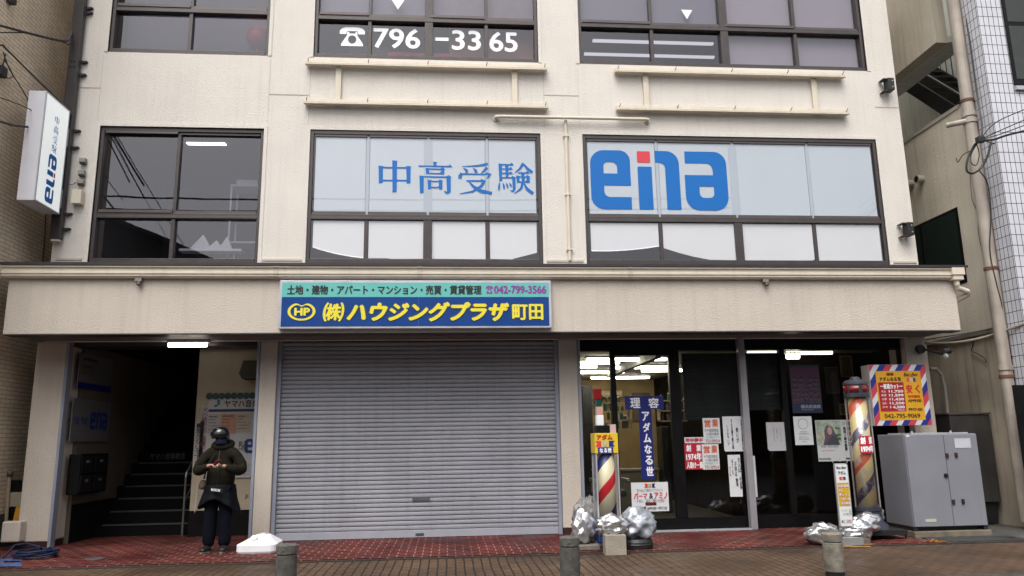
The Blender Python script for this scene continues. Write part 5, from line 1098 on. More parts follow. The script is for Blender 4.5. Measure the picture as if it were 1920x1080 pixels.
# electrical cabinet
t = thing('electrical_cabinet', 'grey steel two door electrical cabinet on a concrete plinth at the alley', 'cabinet', (7.55, -1.0, 0))
CAB = M('cabinet grey', (.20, .205, .23), .45, var=.06, vs=2, streak=.08); KX0, KX1, KY, KZ0, KZ1 = 6.97, 8.14, -1.4, .13, 1.5
q = MB(); q.box(KX0, KX1, KY+.03, KY+.75, KZ0, KZ1); q.build('body', CAB, t, .01)
xs_ = at(1779, 900, KY).x
for x0, x1, nm in ((KX0+.006, xs_-.004, 'door'), (xs_+.004, KX1-.006, 'door')):
    q = MB(); q.box(x0, x1, KY, KY+.028, KZ0+.006, KZ1-.008); dr = q.build('door', CAB, t, .006)
    hs_ = ((1775, 854), (1787, 941)) if x0 < 7.2 else ((1792, 853), (1805, 940))
    for hx, hy in hs_:
        p = at(hx, hy, KY); m_ = MB(); m_.box(p.x-.022, p.x+.022, KY-.02, KY-.001, p.z-.035, p.z+.035); m_.build('handle', M('handle brown black', (.035, .018, .018), .4), dr, .004)
    if x0 < 7.2:
        p = at(1773, 891.5, KY); m_ = MB(); m_.tube([(p.x, KY-.02, p.z), (p.x, KY-.001, p.z)], .032, 18); m_.tube([(p.x, KY-.026, p.z), (p.x, KY-.021, p.z)], .018, 14); m_.build('lock', RUBBER, dr)
        a, b, c, d = rect(1735, 973.5, 1756, 978.5, KY-.003); m_ = MB(); m_.box(a, b, KY-.004, KY-.001, c, d); m_.build('nameplate', M('cream plate', (.42, .40, .30), .5), dr)
        a, b, c, d = rect(1699, 815.5, 1705, 819, KY-.003); m_ = MB(); m_.box(a, b, KY-.004, KY-.001, c, d); m_.build('sticker', PAPER, dr)
    else:
        a, b, c, d = rect(1789, 822, 1821, 839.5, KY-.003); m_ = MB(); m_.box(a, b, KY-.004, KY-.001, c, d); m_.build('label_plate', M('label white', (.46, .46, .49), .6), dr)
q = MB(); q.box(KX0+.02, KX1-.02, KY+.1, KY+.74, .075, KZ0-.002); q.box(KX0, KX0+.06, KY+.02, KY+.1, .07, KZ0-.002); q.box(KX1-.06, KX1, KY+.02, KY+.1, .07, KZ0-.002); q.build('feet', DARKBR, t)
q = MB(); q.box(KX0-.02, KX1+.03, KY-.02, KY+.8, -.02, .07); q.build('plinth', M('plinth concrete', (.16, .135, .10), .9, var=.4, vs=5), t, .01)
for x in (KX0+.25, KX1-.28): q = MB(); q.tube([(x, KY+.2, KZ1), (x, KY+.2, KZ1+.05)], .015, 8); q.build('lifting_eye', ALU, t)
q = MB(); q.box(KX0+.15, KX1-.1, KY+.05, KY+.7, KZ1+.001, KZ1+.02); q.build('top_lid', M('lid pale', (.36, .36, .39), .45), t, .004)
t = thing('ground_plate', 'dark steel cover plate on the ground before the grey cabinet', 'cover plate', (7.6, -1.75, -.02))
q = MB(); q.box(7.0, 8.35, -1.98, -1.5, -.018, -.004); q.build('plate', M('dark plate', (.035, .036, .037), .5, var=.3, bump=.3, bs=80), t); q = MB(); q.box(7.1, 7.14, -1.8, -1.72, -.0035, .002); q.box(8.2, 8.24, -1.8, -1.72, -.0035, .002); q.build('lifting_slot', RUBBER, t)
t = thing('dead_leaves', 'small heap of orange dead leaves and dirt beside the cabinet plinth', 'leaves', (6.95, -1.9, -.02)); t['kind'] = 'stuff'
q = MB(); rnd = random.Random(3)
for i in range(160):
    x, y = 6.93+rnd.gauss(0, .09), -1.9+rnd.gauss(0, .07); s_ = rnd.uniform(.008, .022); a_ = rnd.uniform(0, 6.3); z = -.012+rnd.uniform(0, .02)
    q.add([(x+s_*math.cos(a_+k_), y+s_*math.sin(a_+k_), z+rnd.uniform(-.006, .008)) for k_ in (0, 1.6, 3.1, 4.7)], [(0, 1, 2, 3)])
q.build('leaves', M('orange leaf', (.34, .13, .02), .8, var=.5, vs=30), t)
# dark tank in the alley
t = thing('equipment_box', 'tall black stained metal equipment box standing in the alley behind the grey cabinet', 'equipment box', (9, .4, 0))
q = MB(); q.box(8.62, 9.36, -.1, .9, .35, 1.82); q.build('body', M('stained dark metal', (.030, .027, .025), .6, var=.4, vs=2, streak=.3), t, .01); q = MB(); q.box(8.60, 9.37, -.12, .92, 1.824, 1.85); q.build('lid', M('dark lid', (.06, .055, .05), .5), t); q = MB(); q.box(8.7, 9.3, -.05, .85, 0, .348); q.build('feet', RUBBER, t)
p = at(1757, 752, .6); t = thing('meter_box', 'narrow grey box against the corner column in the alley', 'box', (8.7, .6, 0))
q = MB(); q.box(8.52, 8.74, .55, .8, .02, 2.25); q.build('body', M('meter grey', (.13, .115, .10), .6, var=.2), t, .01); q = MB(); q.box(8.5, 8.76, .53, .82, 2.252, 2.28); q.build('lid', M('meter lid', (.22, .2, .18), .5), t)
pts = [at(x, y, .3) for x, y in ((1744, 692), (1755, 692), (1765, 702), (1771, 725), (1775, 755), (1778, 790), (1780, 830))]
t = thing('corrugated_hose', 'pale cable duct curving from the corner column down behind the cabinet', 'hose', pts[-1]); q = MB(); q.tube(pts, .03, 10); q.build('duct', M('duct grey', (.22, .2, .17), .6), t)
q = MB()
for p in pts[1:-1]: q.ball(p, .036, 10, 6)
q.build('coupling', M('duct grey', (.22, .2, .17), .6), t)
# arm lamp on the corner column
pA = at(1725, 655, -.05); pB = at(1764, 663, -.25)
t = thing('arm_lamp', 'black arm lamp with a white bulb sticking out from the corner column', 'lamp', pA)
q = MB(); q.tube([(pA.x, -.10, pA.z), (pA.x, -.022, pA.z)], .075, 18); q.build('wall_plate', RUBBER, t)
q = MB(); q.tube([(pA.x+.03, -.09, pA.z), pB], .016, 8); q.build('arm', RUBBER, t)
q = MB(); q.tube([pB+Vector((-.03, 0, 0)), pB+Vector((.05, -.02, .03)), pB+Vector((.13, -.03, .05)), pB+Vector((.17, -.03, .02))], [.03, .055, .05, .03], 10); q.build('lamp_head', M('lamp head', (.03, .03, .03), .5), t)
q = MB(); q.ball(pB+Vector((.05, -.05, -.05)), .045, 14, 10); q.build('bulb', M('bulb glass', (.6, .6, .6), .2), t, smooth=True)

# bollards
bo = thing('bollard', 'concrete bollard at the kerb in front of the left end of the grey shutter', 'bollard', (0, 0, -.03), 'concrete bollards along the kerb')
q = MB(); rb = .107
q.lathe([(rb+.002, .06), (rb+.002, .385), (rb-.001, .39)], (0, 0, -.03), 28); q.build('post', M('mottled bollard concrete', (.075, .070, .062), .85, var=.5, vs=10, bump=.5, bs=70), bo)
q = MB(); q.lathe([(rb+.002, .404), (rb+.004, .50-.015), (rb-.01, .497), (.02, .502)], (0, 0, -.03), 28); q.build('top', M('mottled bollard top', (.095, .088, .078), .85, var=.5, vs=12, bump=.5, bs=70), bo)
q = MB(); q.lathe([(rb-.012, .385), (rb-.012, .41)], (0, 0, -.03), 24); q.build('groove_band', RUBBER, bo)
q = MB(); q.lathe([(rb-.008, 0), (rb-.006, .058)], (0, 0, -.03), 24); q.build('foot', RUBBER, bo)
bo.location = (-1.70, -4.16, -.03)
bo['label'] = 'dark concrete bollard beside the white plastic stand base'
copy_tree(bo, (1.315, -4.16, -.03), 'dark concrete bollard near the pillar between the grey shutter and the slim barber pole')
b3 = copy_tree(bo, (4.288, -4.16, -.03), 'weathered pale bollard in front of the narrow stand sign'); b3.rotation_euler = (0, 0, 1.1); b3.scale = (1, 1, .93)
PB_ = M('pale bollard concrete', (.20, .175, .14), .85, var=.5, vs=9, bump=.5, bs=70)
for ch in b3.children:
    if ch.name.startswith(('post', 'top')): ch.data = ch.data.copy(); ch.data.materials[0] = PB_
# white plastic stand base
t = thing('plastic_weight', 'white plastic water filled stand base left by the shutter', 'stand base', (-2.75, -1.1, 0))
q = MB(); cx0, cx1, cy0, cy1 = -2.98, -2.42, -1.31, -.74
ring = lambda e, z: [(x, y, z) for x, y in rr(cx0+e, cy0+e, cx1-e, cy1-e, .1, 4)]
r0, r1, r2 = ring(.012, 0), ring(0, .03), ring(.0, .12); r3 = [((x-(-2.70))*.34-2.67, (y+1.03)*.22-.98, .23) for x, y, z in r2]; n = len(r0)
vs = r0+r1+r2+r3; q.add(vs, [(k_*n+i, k_*n+(i+1) % n, (k_+1)*n+(i+1) % n, (k_+1)*n+i) for k_ in range(3) for i in range(n)]+[tuple(range(3*n, 4*n)), tuple(range(n-1, -1, -1))])
q.build('tank', WHITE, t, .006)
q = MB(); q.lathe([(.05, .225), (.05, .242), (.03, .246)], (-2.67, -.98, 0), 18); q.build('cap', M('off white cap', (.6, .6, .6), .5), t); q = MB(); q.tube([(-2.76, -1.15, .188), (-2.76, -1.165, .208)], .05, 14); q.build('filler_cap', M('off white cap', (.6, .6, .6), .5), t)
t = thing('drain_cover', 'small round metal drain cover in the red paving', 'drain cover', (-5.1, -1.35, 0)); p = gr(177, 1048); q = MB(); q.lathe([(.12, .001), (.118, .006), (.02, .007)], (p.x, p.y, 0), 24); q.build('lid', M('dull zinc', (.12, .13, .14), .5, metal=.5), t); q = MB(); q.lathe([(.13, .0008), (.125, .004)], (p.x, p.y, 0), 24); q.build('ring', RUBBER, t)

# ------------------------------------------------------------------ stair entrance: boards and boxes
def sideboard(name, label, cat, x0, y0, x1, y1, mat, XX=-6.035):
    a, b = onx(x0, y0, XX), onx(x1, y1, XX); t = thing(name, label, cat, (XX, (a.y+b.y)/2, b.z))
    q = MB(); q.box(XX-.004, XX+.012, a.y, b.y, b.z, a.z); q.build('sheet', mat, t); return t, a.y, b.y, b.z, a.z, XX+.015
DIMP = M('shaded white board', (.12, .115, .12), .6, var=.08)  # white boards coloured dark grey in place of the entrance shade
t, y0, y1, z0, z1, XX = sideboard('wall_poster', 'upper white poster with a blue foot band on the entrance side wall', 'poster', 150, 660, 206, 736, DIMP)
q = MB(); q.box(XX-.002, XX, y0, y1, z0, z0+(z1-z0)*.17); q.build('foot_band', NAVY, t)
mb = MB(); hL = lambda body, u0, u1, v0, v1, m_, bo=0: letter(mb, body, (XX+.002, y0+(y1-y0)*u0, z0+(z1-z0)*v0), (0, (y1-y0)*(u1-u0), 0), (0, 0, (z1-z0)*(v1-v0)), m_, bo)
hL('音楽教室', .08, .5, .80, .87, 0, .002); hL('生徒募集中', .08, .4, .6, .66, 0); hL('体験レッスン', .08, .45, .42, .47, 0)
mb.build('lettering', [INK], t)
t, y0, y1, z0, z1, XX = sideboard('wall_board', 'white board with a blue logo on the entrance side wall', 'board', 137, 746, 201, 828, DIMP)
mb = MB(); mincho(mb, 2, (XX, y0+(y1-y0)*.02, z0+(z1-z0)*.4), (0, (y1-y0)*.17, 0), (0, 0, (z1-z0)*.18)); mincho(mb, 3, (XX, y0+(y1-y0)*.22, z0+(z1-z0)*.4), (0, (y1-y0)*.17, 0), (0, 0, (z1-z0)*.18))
logo(mb, lambda u, v: Vector((XX, y0+(y1-y0)*(.46+.46*u), z0+(z1-z0)*(.29+.42*v))), 0, 0, False)
mb.build('lettering', M('deep logo blue', (.004, .035, .20), .5), t)
t, y0, y1, z0, z1, XX = sideboard('mailbox_unit', 'black four door mailbox unit on the entrance side wall', 'mailbox', 131, 852, 178, 921, BLACK)
q = MB(); q.box(XX-.02, XX+.16, y0, y1, z0, z1); q.build('case', BLACK, t, .008)
for i in (0, 1):
    for j_ in (0, 1):
        q = MB(); ya, yb = y0+.03+(y1-y0)*.48*i, y0+.03+(y1-y0)*.48*i+(y1-y0)*.42; za = z0+.03+(z1-z0)*.48*j_; q.box(XX+.161, XX+.17, ya, yb, za, za+(z1-z0)*.43); dr = q.build('door', M('mailbox door', (.012, .012, .014), .35), t, .003)
        m_ = MB(); m_.box(XX+.171, XX+.176, (ya+yb)/2-.05, (ya+yb)/2+.05, za+.16, za+.2); m_.build('name_slot', M('tarnished silver', (.3, .3, .3), .4, metal=.6), dr)
LBn = LB-.02
# school notice board on the back wall
t = thing('notice_board', 'white school notice board with a scalloped dark green top behind the standing person', 'notice board', (-3.8, LB, 1.0))
a, b, c, d = rect(388, 743, 478, 893, LBn); b = c1a+.01
a = (at(391, 745, LBn).x+at(383, 890, LBn).x)/2
q = MB(); q.box(a, b, LBn, LBn+.016, c, d); q.build('board', M('board white', (.46, .45, .44), .6, var=.06), t)
q = MB()
for i in range(9): x = at(393, 741, LBn).x+i*.105; q.tube([(x, LBn-.02, d+.0), (x, LBn-.002, d+.0)], .056, 14)
q.build('scalloped_top', M('bottle green', (.012, .05, .045), .5), t)
zb_, zc_ = at(430, 772, LBn).z, at(430, 767, LBn).z
q = MB(); q.box(a+.01, b, LBn-.004, LBn-.0005, zb_, zc_); q.build('blue_band', M('dark blue band', (.012, .03, .09), .5), t)
mb = MB(); Y = LBn-.003; tx(mb, 'ヤマハ音楽教室', 421, 750, 511, 763, Y, 0, .003); tx(mb, '♪', 402, 747, 414, 763, Y, 1, .003)
mincho(mb, 3, at(447, 846, Y), (at(463, 846, Y).x-at(447, 846, Y).x, 0, 0), (0, 0, .17))
a2, b2, c2_, d2 = rect(459.5, 823, 520, 849, Y); logo(mb, lambda u, v: Vector((a2+(b2-a2)*u, Y, c2_+(d2-c2_)*v)), 2, 2)
mb.build('lettering', [INK, M('teal note', (.03, .16, .19), .5), M('deep logo blue', (.004, .035, .20), .5)], t)
for (x0, y0, x1, y1), rgb, lb in (((390, 777, 413, 812), (.40, .37, .35), 'beige leaflet pinned on the school notice board'), ((415, 776, 442, 813), (.48, .24, .17), 'orange leaflet pinned on the school notice board'), ((444, 776, 469, 810), (.44, .38, .29), 'cream leaflet pinned on the school notice board')):
    a_, b_, c_, d_ = rect(x0, y0, x1, y1, LBn-.006); lf = thing('leaflet', lb, 'leaflet', ((a_+b_)/2, LBn, c_)); q = MB(); q.box(a_, b_, LBn-.008, LBn-.005, c_, d_); q.build('sheet', M('leaflet %d' % x0, rgb, .7, var=.2, vs=12), lf)
    q = MB(); rnd = random.Random(x0)
    for i in range(5): z = d_-.03-i*(d_-c_)*.17; q.box(a_+.02, a_+.02+(b_-a_-.05)*rnd.uniform(.5, 1), LBn-.0095, LBn-.0085, z-.022 if i == 0 else z-.010, z)
    q.build('print', M('leaflet ink %d' % x0, tuple(v*.35 for v in rgb), .7), lf)
for (x0, y0, x1, y1), txt, lb, m_ in (((378, 760, 386, 870), '犬の散歩はご遠慮下さい', 'narrow white paper strip with small writing at the edge of the school notice board', 1), ((367, 790, 377, 888), '■置かないで下さい', 'narrow white paper strip with vertical writing at the edge of the back wall', 0)):
    notice('paper_strip', lb, 'paper strip', x0, y0, x1, y1, M('strip paper', (.42, .40, .38), .7), [(vert(txt), x0+1, y0+4, x1-1.5, y1-6, 0, .001)], [INK if m_ == 0 else M('wine ink', (.15, .04, .08), .6)], LBn+.006)
a, b, c, d = rect(448, 868, 470, 893, LBn-.006); lf = thing('leaflet', 'white timetable leaflet with red lines beside the standing person', 'leaflet', ((a+b)/2, LBn, c)); q = MB(); q.box(a-.12, b, LBn-.008, LBn-.005, c-.02, d); q.build('sheet', M('timetable paper', (.42, .40, .41), .7), lf)
q = MB()
for i in range(4): z = c+(d-c)*(.15+.22*i); q.box(a-.1, b-.02, LBn-.0095, LBn-.0085, z, z+.006)
q.box((a+b)/2, (a+b)/2+.006, LBn-.0096, LBn-.0086, c, d-.03); q.build('print', M('wine ink', (.15, .04, .08), .6), lf)
p = at(465, 692, .7); t = thing('wall_speaker', 'black wall loudspeaker under the entrance ceiling', 'speaker', (-3.3, .8, p.z))
q = MB(); x0, x1 = at(448, 690, .7).x, c1a+.02; q.prism([(x0+.06, .7, p.z-.17), (x0, .7, p.z-.07), (x0+.06, .7, p.z+.15), (x1, .7, p.z+.15), (x1, .7, p.z-.17)], (0, .3, 0)); q.build('case', M('dusty black', (.035, .032, .025), .6), t, .01); q = MB(); q.box(x0+.08, x1, .692, .698, p.z-.05, p.z+.12); q.build('grille', M('grille olive', (.06, .05, .03), .8, var=.3, vs=60), t)
# thin leaning rods
for (x0, y0, x1, y1), lb in (((444, 1000, 462, 925), 'thin white rod leaning against the inner shutter pillar'), ((365, 963, 371, 905), 'thin white rod behind the standing person')):
    p0 = gr(x0, y0) if y0 > 990 else at(x0, y0, LB-.15); p1 = at(x1, y1, min(p0.y+.2, LB-.05)); p0.z = max(p0.z, .01); t = thing('thin_rod', lb, 'rod', p0); q = MB(); q.tube([p0, p1], .009, 8); q.build('shaft', M('rod white', (.45, .45, .44), .5), t); q = MB(); q.tube([p0, p0+(p1-p0)*.04], .014, 8); q.build('ferrule', RUBBER, t)

# ------------------------------------------------------------------ things at the left end
t = thing('folding_barrier', 'striped black and white barrier board with a knobbed post beside the left column', 'barrier', (-6.75, .5, 0))
pk = at(18, 890, .35); q = MB(); q.tube([at(9, 1008, .35), pk], .028, 10); q.build('post', M('barrier post', (.34, .26, .18), .6), t); q = MB(); q.ball(pk+Vector((0, 0, .02)), .06, 14, 10); q.build('knob', M('grey knob', (.10, .08, .07), .5), t, smooth=True)
for (y0, y1), mm in (((900, 922), BLACK), ((922.5, 950), M('faded white board', (.34, .29, .22), .6)), ((950.5, 975), BLACK)):
    a, b = at(14, y1, .38), at(60, y0, .38); q = MB(); q.box(a.x, b.x, .38, .40, a.z, b.z); q.build('board', mm, t)
pA = [at(x, y, .2) for x, y in ((33, 950), (42, 950), (30, 1012), (17, 1012))]; t = thing('floor_sign', 'yellow folding floor sign wedged behind the left column', 'floor sign', (-6.9, .2, 0))
q = MB(); q.slab([(p.x, max(.02, p.z)) for p in pA], .16, .19); q.build('front_board', M('safety yellow', (.50, .24, .01), .5, var=.1), t); q = MB(); q.slab([(p.x+.02, max(.02, p.z)) for p in pA], .30, .32); q.build('rear_board', M('safety yellow', (.50, .24, .01), .5, var=.1), t)
t = thing('hose_coil', 'coiled dark blue hose on the ground before the left column', 'hose', (-6.3, -.5, 0)); cH = gr(62, 1042, .03)
pts = []
for i in range(150):
    a_ = i*.26; r_ = .20+.035*math.sin(i*.37); pts.append((cH.x+.03+r_*1.25*math.cos(a_), cH.y+r_*.95*math.sin(a_), .02+.0006*i+.008*math.sin(i*.9)))
q = MB(); q.tube(pts, .013, 7); q.build('coil', M('blue hose', (.003, .012, .045), .5), t)
pts = [gr(84, 1038, .03), at(75, 1026, cH.y+.05), at(50, 1019, cH.y+.1), at(28, 1022, cH.y+.1), gr(6, 1046, .03)]; q = MB()
fine = []
for i in range(len(pts)-1):
    for s_ in range(6): fine.append(pts[i].lerp(pts[i+1], s_/6))
q.tube(fine+[pts[-1]], .014, 7); q.build('loose_end', M('blue hose', (.003, .012, .045), .5), t)
q = MB()
o0 = gr(2, 1060, 0); nx_, ny_ = 14, 6; L_ = [[None]*(ny_+1) for _ in range(nx_+1)]; vs = []
for i in range(nx_+1):
    for j_ in range(ny_+1): p = gr(-2+43*i/nx_, 1064-15*j_/ny_, 0); vs.append((p.x, p.y, .004+.009*(1+noise.noise(Vector((i*.6, j_*.9, 2))))*(0.3+.7*(0 < i < nx_))))
q.add(vs, [(i*(ny_+1)+j_, (i+1)*(ny_+1)+j_, (i+1)*(ny_+1)+j_+1, i*(ny_+1)+j_+1) for i in range(nx_) for j_ in range(ny_) if not (j_ == 3 and i > 2)]); tag(q.build('blue_tarp', M('blue tarp', (.05, .08, .20), .4, var=.3)), 'crumpled blue plastic sheet lying on the red paving by the hose', 'tarp')

# ------------------------------------------------------------------ cables
def cable(label, pts, r=.014, sag=0., mat=None, name='utility_cable', n=24):
    pts = [Vector(p) for p in pts]; out = []
    if len(pts) == 2:
        for i in range(n+1): s_ = i/n; p = pts[0].lerp(pts[1], s_); p.z -= sag*4*s_*(1-s_); out.append(p)
    else:
        for i in range(len(pts)-1):
            p0, p1, p2, p3 = pts[max(0, i-1)], pts[i], pts[i+1], pts[min(len(pts)-1, i+2)]
            for k_ in range(6):
                s_ = k_/6; out.append(.5*((2*p1)+(p2-p0)*s_+(2*p0-5*p1+4*p2-p3)*s_*s_+(3*p1-p0-3*p2+p3)*s_**3))
        out.append(pts[-1])
    q = MB(); q.tube(out, r, 7); m_ = q.build(name, mat or CABLE)
    tag(m_, label, 'cable'); return m_
YL = -.45
cable('upper black cable reaching the mast from the street', [at(-120, 20, -3.3), at(0, 48, -1.75), at(60, 64, -1.0), at(118, 77, YL), at(130, 70, -.3), at(134, 60, -.2)], .02)
cable('thin black cable just under the upper cable at the mast', [at(-120, 60, -3.3), at(0, 61, -1.75), at(56, 63, -1.0), at(116, 78, YL+.05), at(128, 84, -.3), at(135, 76, -.2)], .010)
cable('black cable looping down behind the projecting sign', [at(-60, 95, -2.6), at(0, 85, -1.75), at(12, 92, -1.6), at(60, 140, -.9), at(110, 188, -.3), at(135, 215, -.2)], .014)
cable('thin cable hanging from the small dark bracket on the brick flank', [onx(6, 98, LX+.05), onx(18, 130, LX+.07), onx(40, 165, LX+.06), onx(56, 195, LX+.05), onx(70, 230, LX+.05)], .009)
cable('thin loop of cable at the bracket on the brick flank', [onx(8, 112, LX+.06), onx(18, 128, LX+.09), onx(24, 142, LX+.06), onx(14, 147, LX+.06), onx(6, 138, LX+.06)], .007)
cable('grey thin cable crossing the brick flank toward the sign', [at(-40, 175, -2.3), at(0, 183, -1.7), at(50, 202, -1.1), at(70, 214, -.8)], .008)
cable('short thick cable end behind the projecting sign', [at(-40, 222, -2.2), at(0, 228, -1.6), at(25, 235, -1.3), at(52, 238, -1.0)], .018)
p = onx(3, 132, LX+.08); t = thing('cable_bracket', 'small dark cable bracket on the brick flank', 'bracket', p); q = MB(); q.box(p.x-.07, p.x+.05, p.y-.08, p.y+.08, p.z-.1, p.z+.06); q.build('case', RUBBER, t, .01); q = MB(); q.tube([p, p+Vector((.03, 0, .28))], .012, 6); q.build('pin', DARKBR, t)
RXc = RX-.2; hub = at(1838, 262, TY-.15)
for lb, pts, r in (('thick black cable running to the corner pipe from the street', [hub, at(1862, 262, TY-.3), at(1890, 253, TY-.7), at(1960, 236, TY-1.5)], .018),
    ('upper thin cable running to the corner pipe from the street', [hub, at(1870, 228, TY-.4), at(1960, 190, TY-1.5)], .008),
    ('middle thin cable running to the corner pipe from the street', [hub, at(1870, 247, TY-.4), at(1960, 208, TY-1.5)], .008),
    ('lowest thin cable running to the corner pipe from the street', [hub, at(1880, 250, TY-.5), at(1960, 220, TY-1.6)], .008),
    ('black cable dropping along the tiled corner from above', [at(1806, -20, TY+.3), at(1820, 90, TY+.25), at(1834, 190, TY+.2), at(1842, 240, TY), hub], .014),
    ('coiled black cable loop hanging on the corner pipe', [hub, at(1825, 275, TY), at(1814, 300, TY-.05), at(1813, 320, TY-.05), at(1824, 325, TY-.05), at(1840, 314, TY-.05), at(1852, 292, TY-.1), at(1858, 266, TY-.12)], .018),
    ('smaller inner cable loop hanging on the corner pipe', [hub, at(1822, 286, TY+.02), at(1821, 305, TY), at(1831, 309, TY), at(1836, 290, TY), at(1832, 272, TY)], .009),
    ('short stray cable curling from the loop on the corner pipe', [at(1822, 282, TY), at(1806, 290, TY+.1), at(1796, 304, TY+.2), at(1793, 296, TY+.25)], .008),
    ('long thin black cable running down beside the corner pipe', [at(1836, 320, TY+.1), at(1852, 345, TY+.2), at(1858, 400, TY+.25), at(1856, 470, TY+.3), at(1868, 530, TY+.3), at(1878, 570, TY+.3), at(1878, 596, TY+.35)], .010),
    ('brown thin wire running down the front of the corner pipe', [at(1819, 325, -.62), at(1822, 370, -.62), at(1832, 400, -.62), at(1835, 440, -.62), at(1845, 490, -.62)], .006),
    ('pale flexible duct sagging under the ledge to the corner pipe', [at(1735, 642, -.03), at(1780, 643, -.2), at(1830, 636, -.45), at(1872, 624, -.7), at(1925, 606, -1.2)], .022),
    ('thin grey cable under the ledge of the alley wall', [at(1735, 637, -.02), at(1780, 630, -.15), at(1830, 622, -.3), at(1876, 612, -.5)], .012)):
    cable(lb, pts, r, mat=M('pale duct', (.26, .22, .17), .6) if 'pale' in lb else (M('brown wire', (.12, .06, .03), .6) if 'brown' in lb else CABLE))
for lb, pts in (('cracked black wire dangling on the sooty alley wall', [onx(1826, 627, RX-.02), onx(1824, 648, RX-.02), onx(1822, 658, RX-.02), onx(1832, 663, RX-.02), onx(1846, 672, RX-.02), onx(1849, 680, RX-.02)]), ('thin wire loop beside the lower part of the corner pipe', [onx(1886, 640, RX-.03), onx(1894, 655, RX-.03), onx(1890, 680, RX-.03), onx(1898, 668, RX-.03)])):
    cable(lb, pts, .009)
t = thing('cable_clamp', 'small black cable clamp at the top of the coiled cables', 'clamp', hub); q = MB(); q.box(hub.x-.06, hub.x+.06, hub.y-.05, hub.y+.05, hub.z-.05, hub.z+.05); q.build('body', RUBBER, t, .01); q = MB(); q.tube([hub, (RX-.01, hub.y+.2, hub.z+.02)], .012, 6); q.build('pin', DARKBR, t)
# street lines and the house across the street, which the dark panes mirror
def mir(x, y, Y): p = at(x, y, Y); return Vector((p.x, .236-p.y, p.z))
for lb, (q0, q1), r in (('upper level power line over the far kerb', ((215, 356, 16), (485, 360, 16)), .035), ('lower level power line over the far kerb', ((215, 379, 16), (485, 382, 16)), .035), ('third level power line over the far kerb', ((215, 394, 16), (485, 396, 16)), .015)):
    a, b = mir(*q0), mir(*q1); u = b-a; cable(lb, [a-u*2.5, b+u*3.5], r, .3)
cable('slanting service line between the building and the far kerb', [mir(207, 235, 9), mir(305, 397, 17)+(mir(305, 397, 17)-mir(207, 235, 9))*.6], .016)
cable('second slanting service line between the building and the far kerb', [mir(203, 240, 9), mir(285, 397, 17)+(mir(285, 397, 17)-mir(203, 240, 9))*.5], .009)
t = thing('gabled_house', 'dark gabled house across the street', 'house', (-16, -23, 0))
HYf = -22.; e0, e1 = mir(228, 413, 22), mir(352, 466, 22); sl = (e1.z-e0.z)/(e1.x-e0.x); xr_, xl_ = -8.5, -24.
zf = lambda x: e0.z+(x-e0.x)*sl; rx_ = -17.; zl = zf(rx_)+(xl_-rx_)*abs(sl)*-1*-1
q = MB(); q.prism([(xl_, HYf, 0), (xr_-.8, HYf, 0), (xr_-.8, HYf, zf(xr_-.8)-.3), (rx_, HYf, zf(rx_)-.3), (xl_, HYf, zf(rx_)-.3-(rx_-xl_)*abs(sl))], (0, -8, 0)); q.build('wall', M('dark house wall', (.05, .045, .042), .8, var=.2), t)
q = MB(); q.prism([(rx_, HYf+.6, zf(rx_)), (xr_, HYf+.6, zf(xr_)), (xr_, HYf+.6, zf(xr_)-.22), (rx_, HYf+.6, zf(rx_)-.22)], (0, -9, 0)); q.prism([(rx_, HYf+.6, zf(rx_)), (rx_, HYf+.6, zf(rx_)-.22), (xl_-.6, HYf+.6, zf(rx_)-.22-(rx_-xl_+.6)*abs(sl)), (xl_-.6, HYf+.6, zf(rx_)-(rx_-xl_+.6)*abs(sl))], (0, -9, 0)); q.build('roof', M('dark roof tile', (.02, .02, .022), .6), t)
for x in (-20, -14, -11.5): q = MB(); q.box(x, x+1.4, HYf+.005, HYf+.04, 3.5, 5); q.build('window', BLACK, t)
t = thing('sky_blocking_row', 'unseen dark shop row across the street, raised to block low sky light', 'building', (4, -24, 0)); q = MB(); q.box(-8, 30, -31, -23, 0, 8.6); q.build('wall', M('dark shop wall', (.07, .065, .06), .8, var=.2), t); q = MB(); q.box(-8.3, 30.3, -31.2, -22.2, 8.61, 8.9); q.build('roof', M('dark roof tile', (.02, .02, .022), .6), t)  # unseen row, made tall to hold low sky light off the ground floor
for x in range(-6, 28, 5): q = MB(); q.box(x, x+3.6, -22.99, -22.95, .2, 2.8); q.build('shop_window', BLACK, t)

# ------------------------------------------------------------------ the person on the phone
def skin(name, verts, edges, radii, mats, parent, root=0, sub=2, wrinkle=0., seed=0):
    me = bpy.data.meshes.new(name+'_frame'); me.from_pydata([Vector(v) for v in verts], edges, []); bm = bmesh.new(); bm.from_mesh(me)
    ly = bm.verts.layers.skin.verify(); bm.verts.ensure_lookup_table()
    for i, v in enumerate(bm.verts):
        r = radii[i]; v[ly].radius = r if isinstance(r, tuple) else (r, r); v[ly].use_root = i == root
    bm.to_mesh(me); bm.free()
    o = bpy.data.objects.new(name+'_frame', me); COL.objects.link(o)
    k_ = o.modifiers.new('skin', 'SKIN'); k_.use_smooth_shade = True; k_.branch_smoothing = .4
    s_ = o.modifiers.new('sub', 'SUBSURF'); s_.levels = sub; s_.render_levels = sub
    ev = bpy.data.meshes.new_from_object(o.evaluated_get(bpy.context.evaluated_depsgraph_get()))
    bpy.data.objects.remove(o); bpy.data.meshes.remove(me)
    m_ = MB(); vs = [v.co.copy() for v in ev.vertices]
    if wrinkle: vs = [v+n.normal*wrinkle*(noise.noise(v*9+Vector((seed, 0, 0)))+.6*noise.noise(v*Vector((16, 16, 30)).x*.9+Vector((0, seed, 0)))) for v, n in zip(vs, ev.vertices)]
    m_.add(vs, [tuple(p.vertices) for p in ev.polygons]); bpy.data.meshes.remove(ev)
    return m_.build(name, mats, parent, smooth=True)
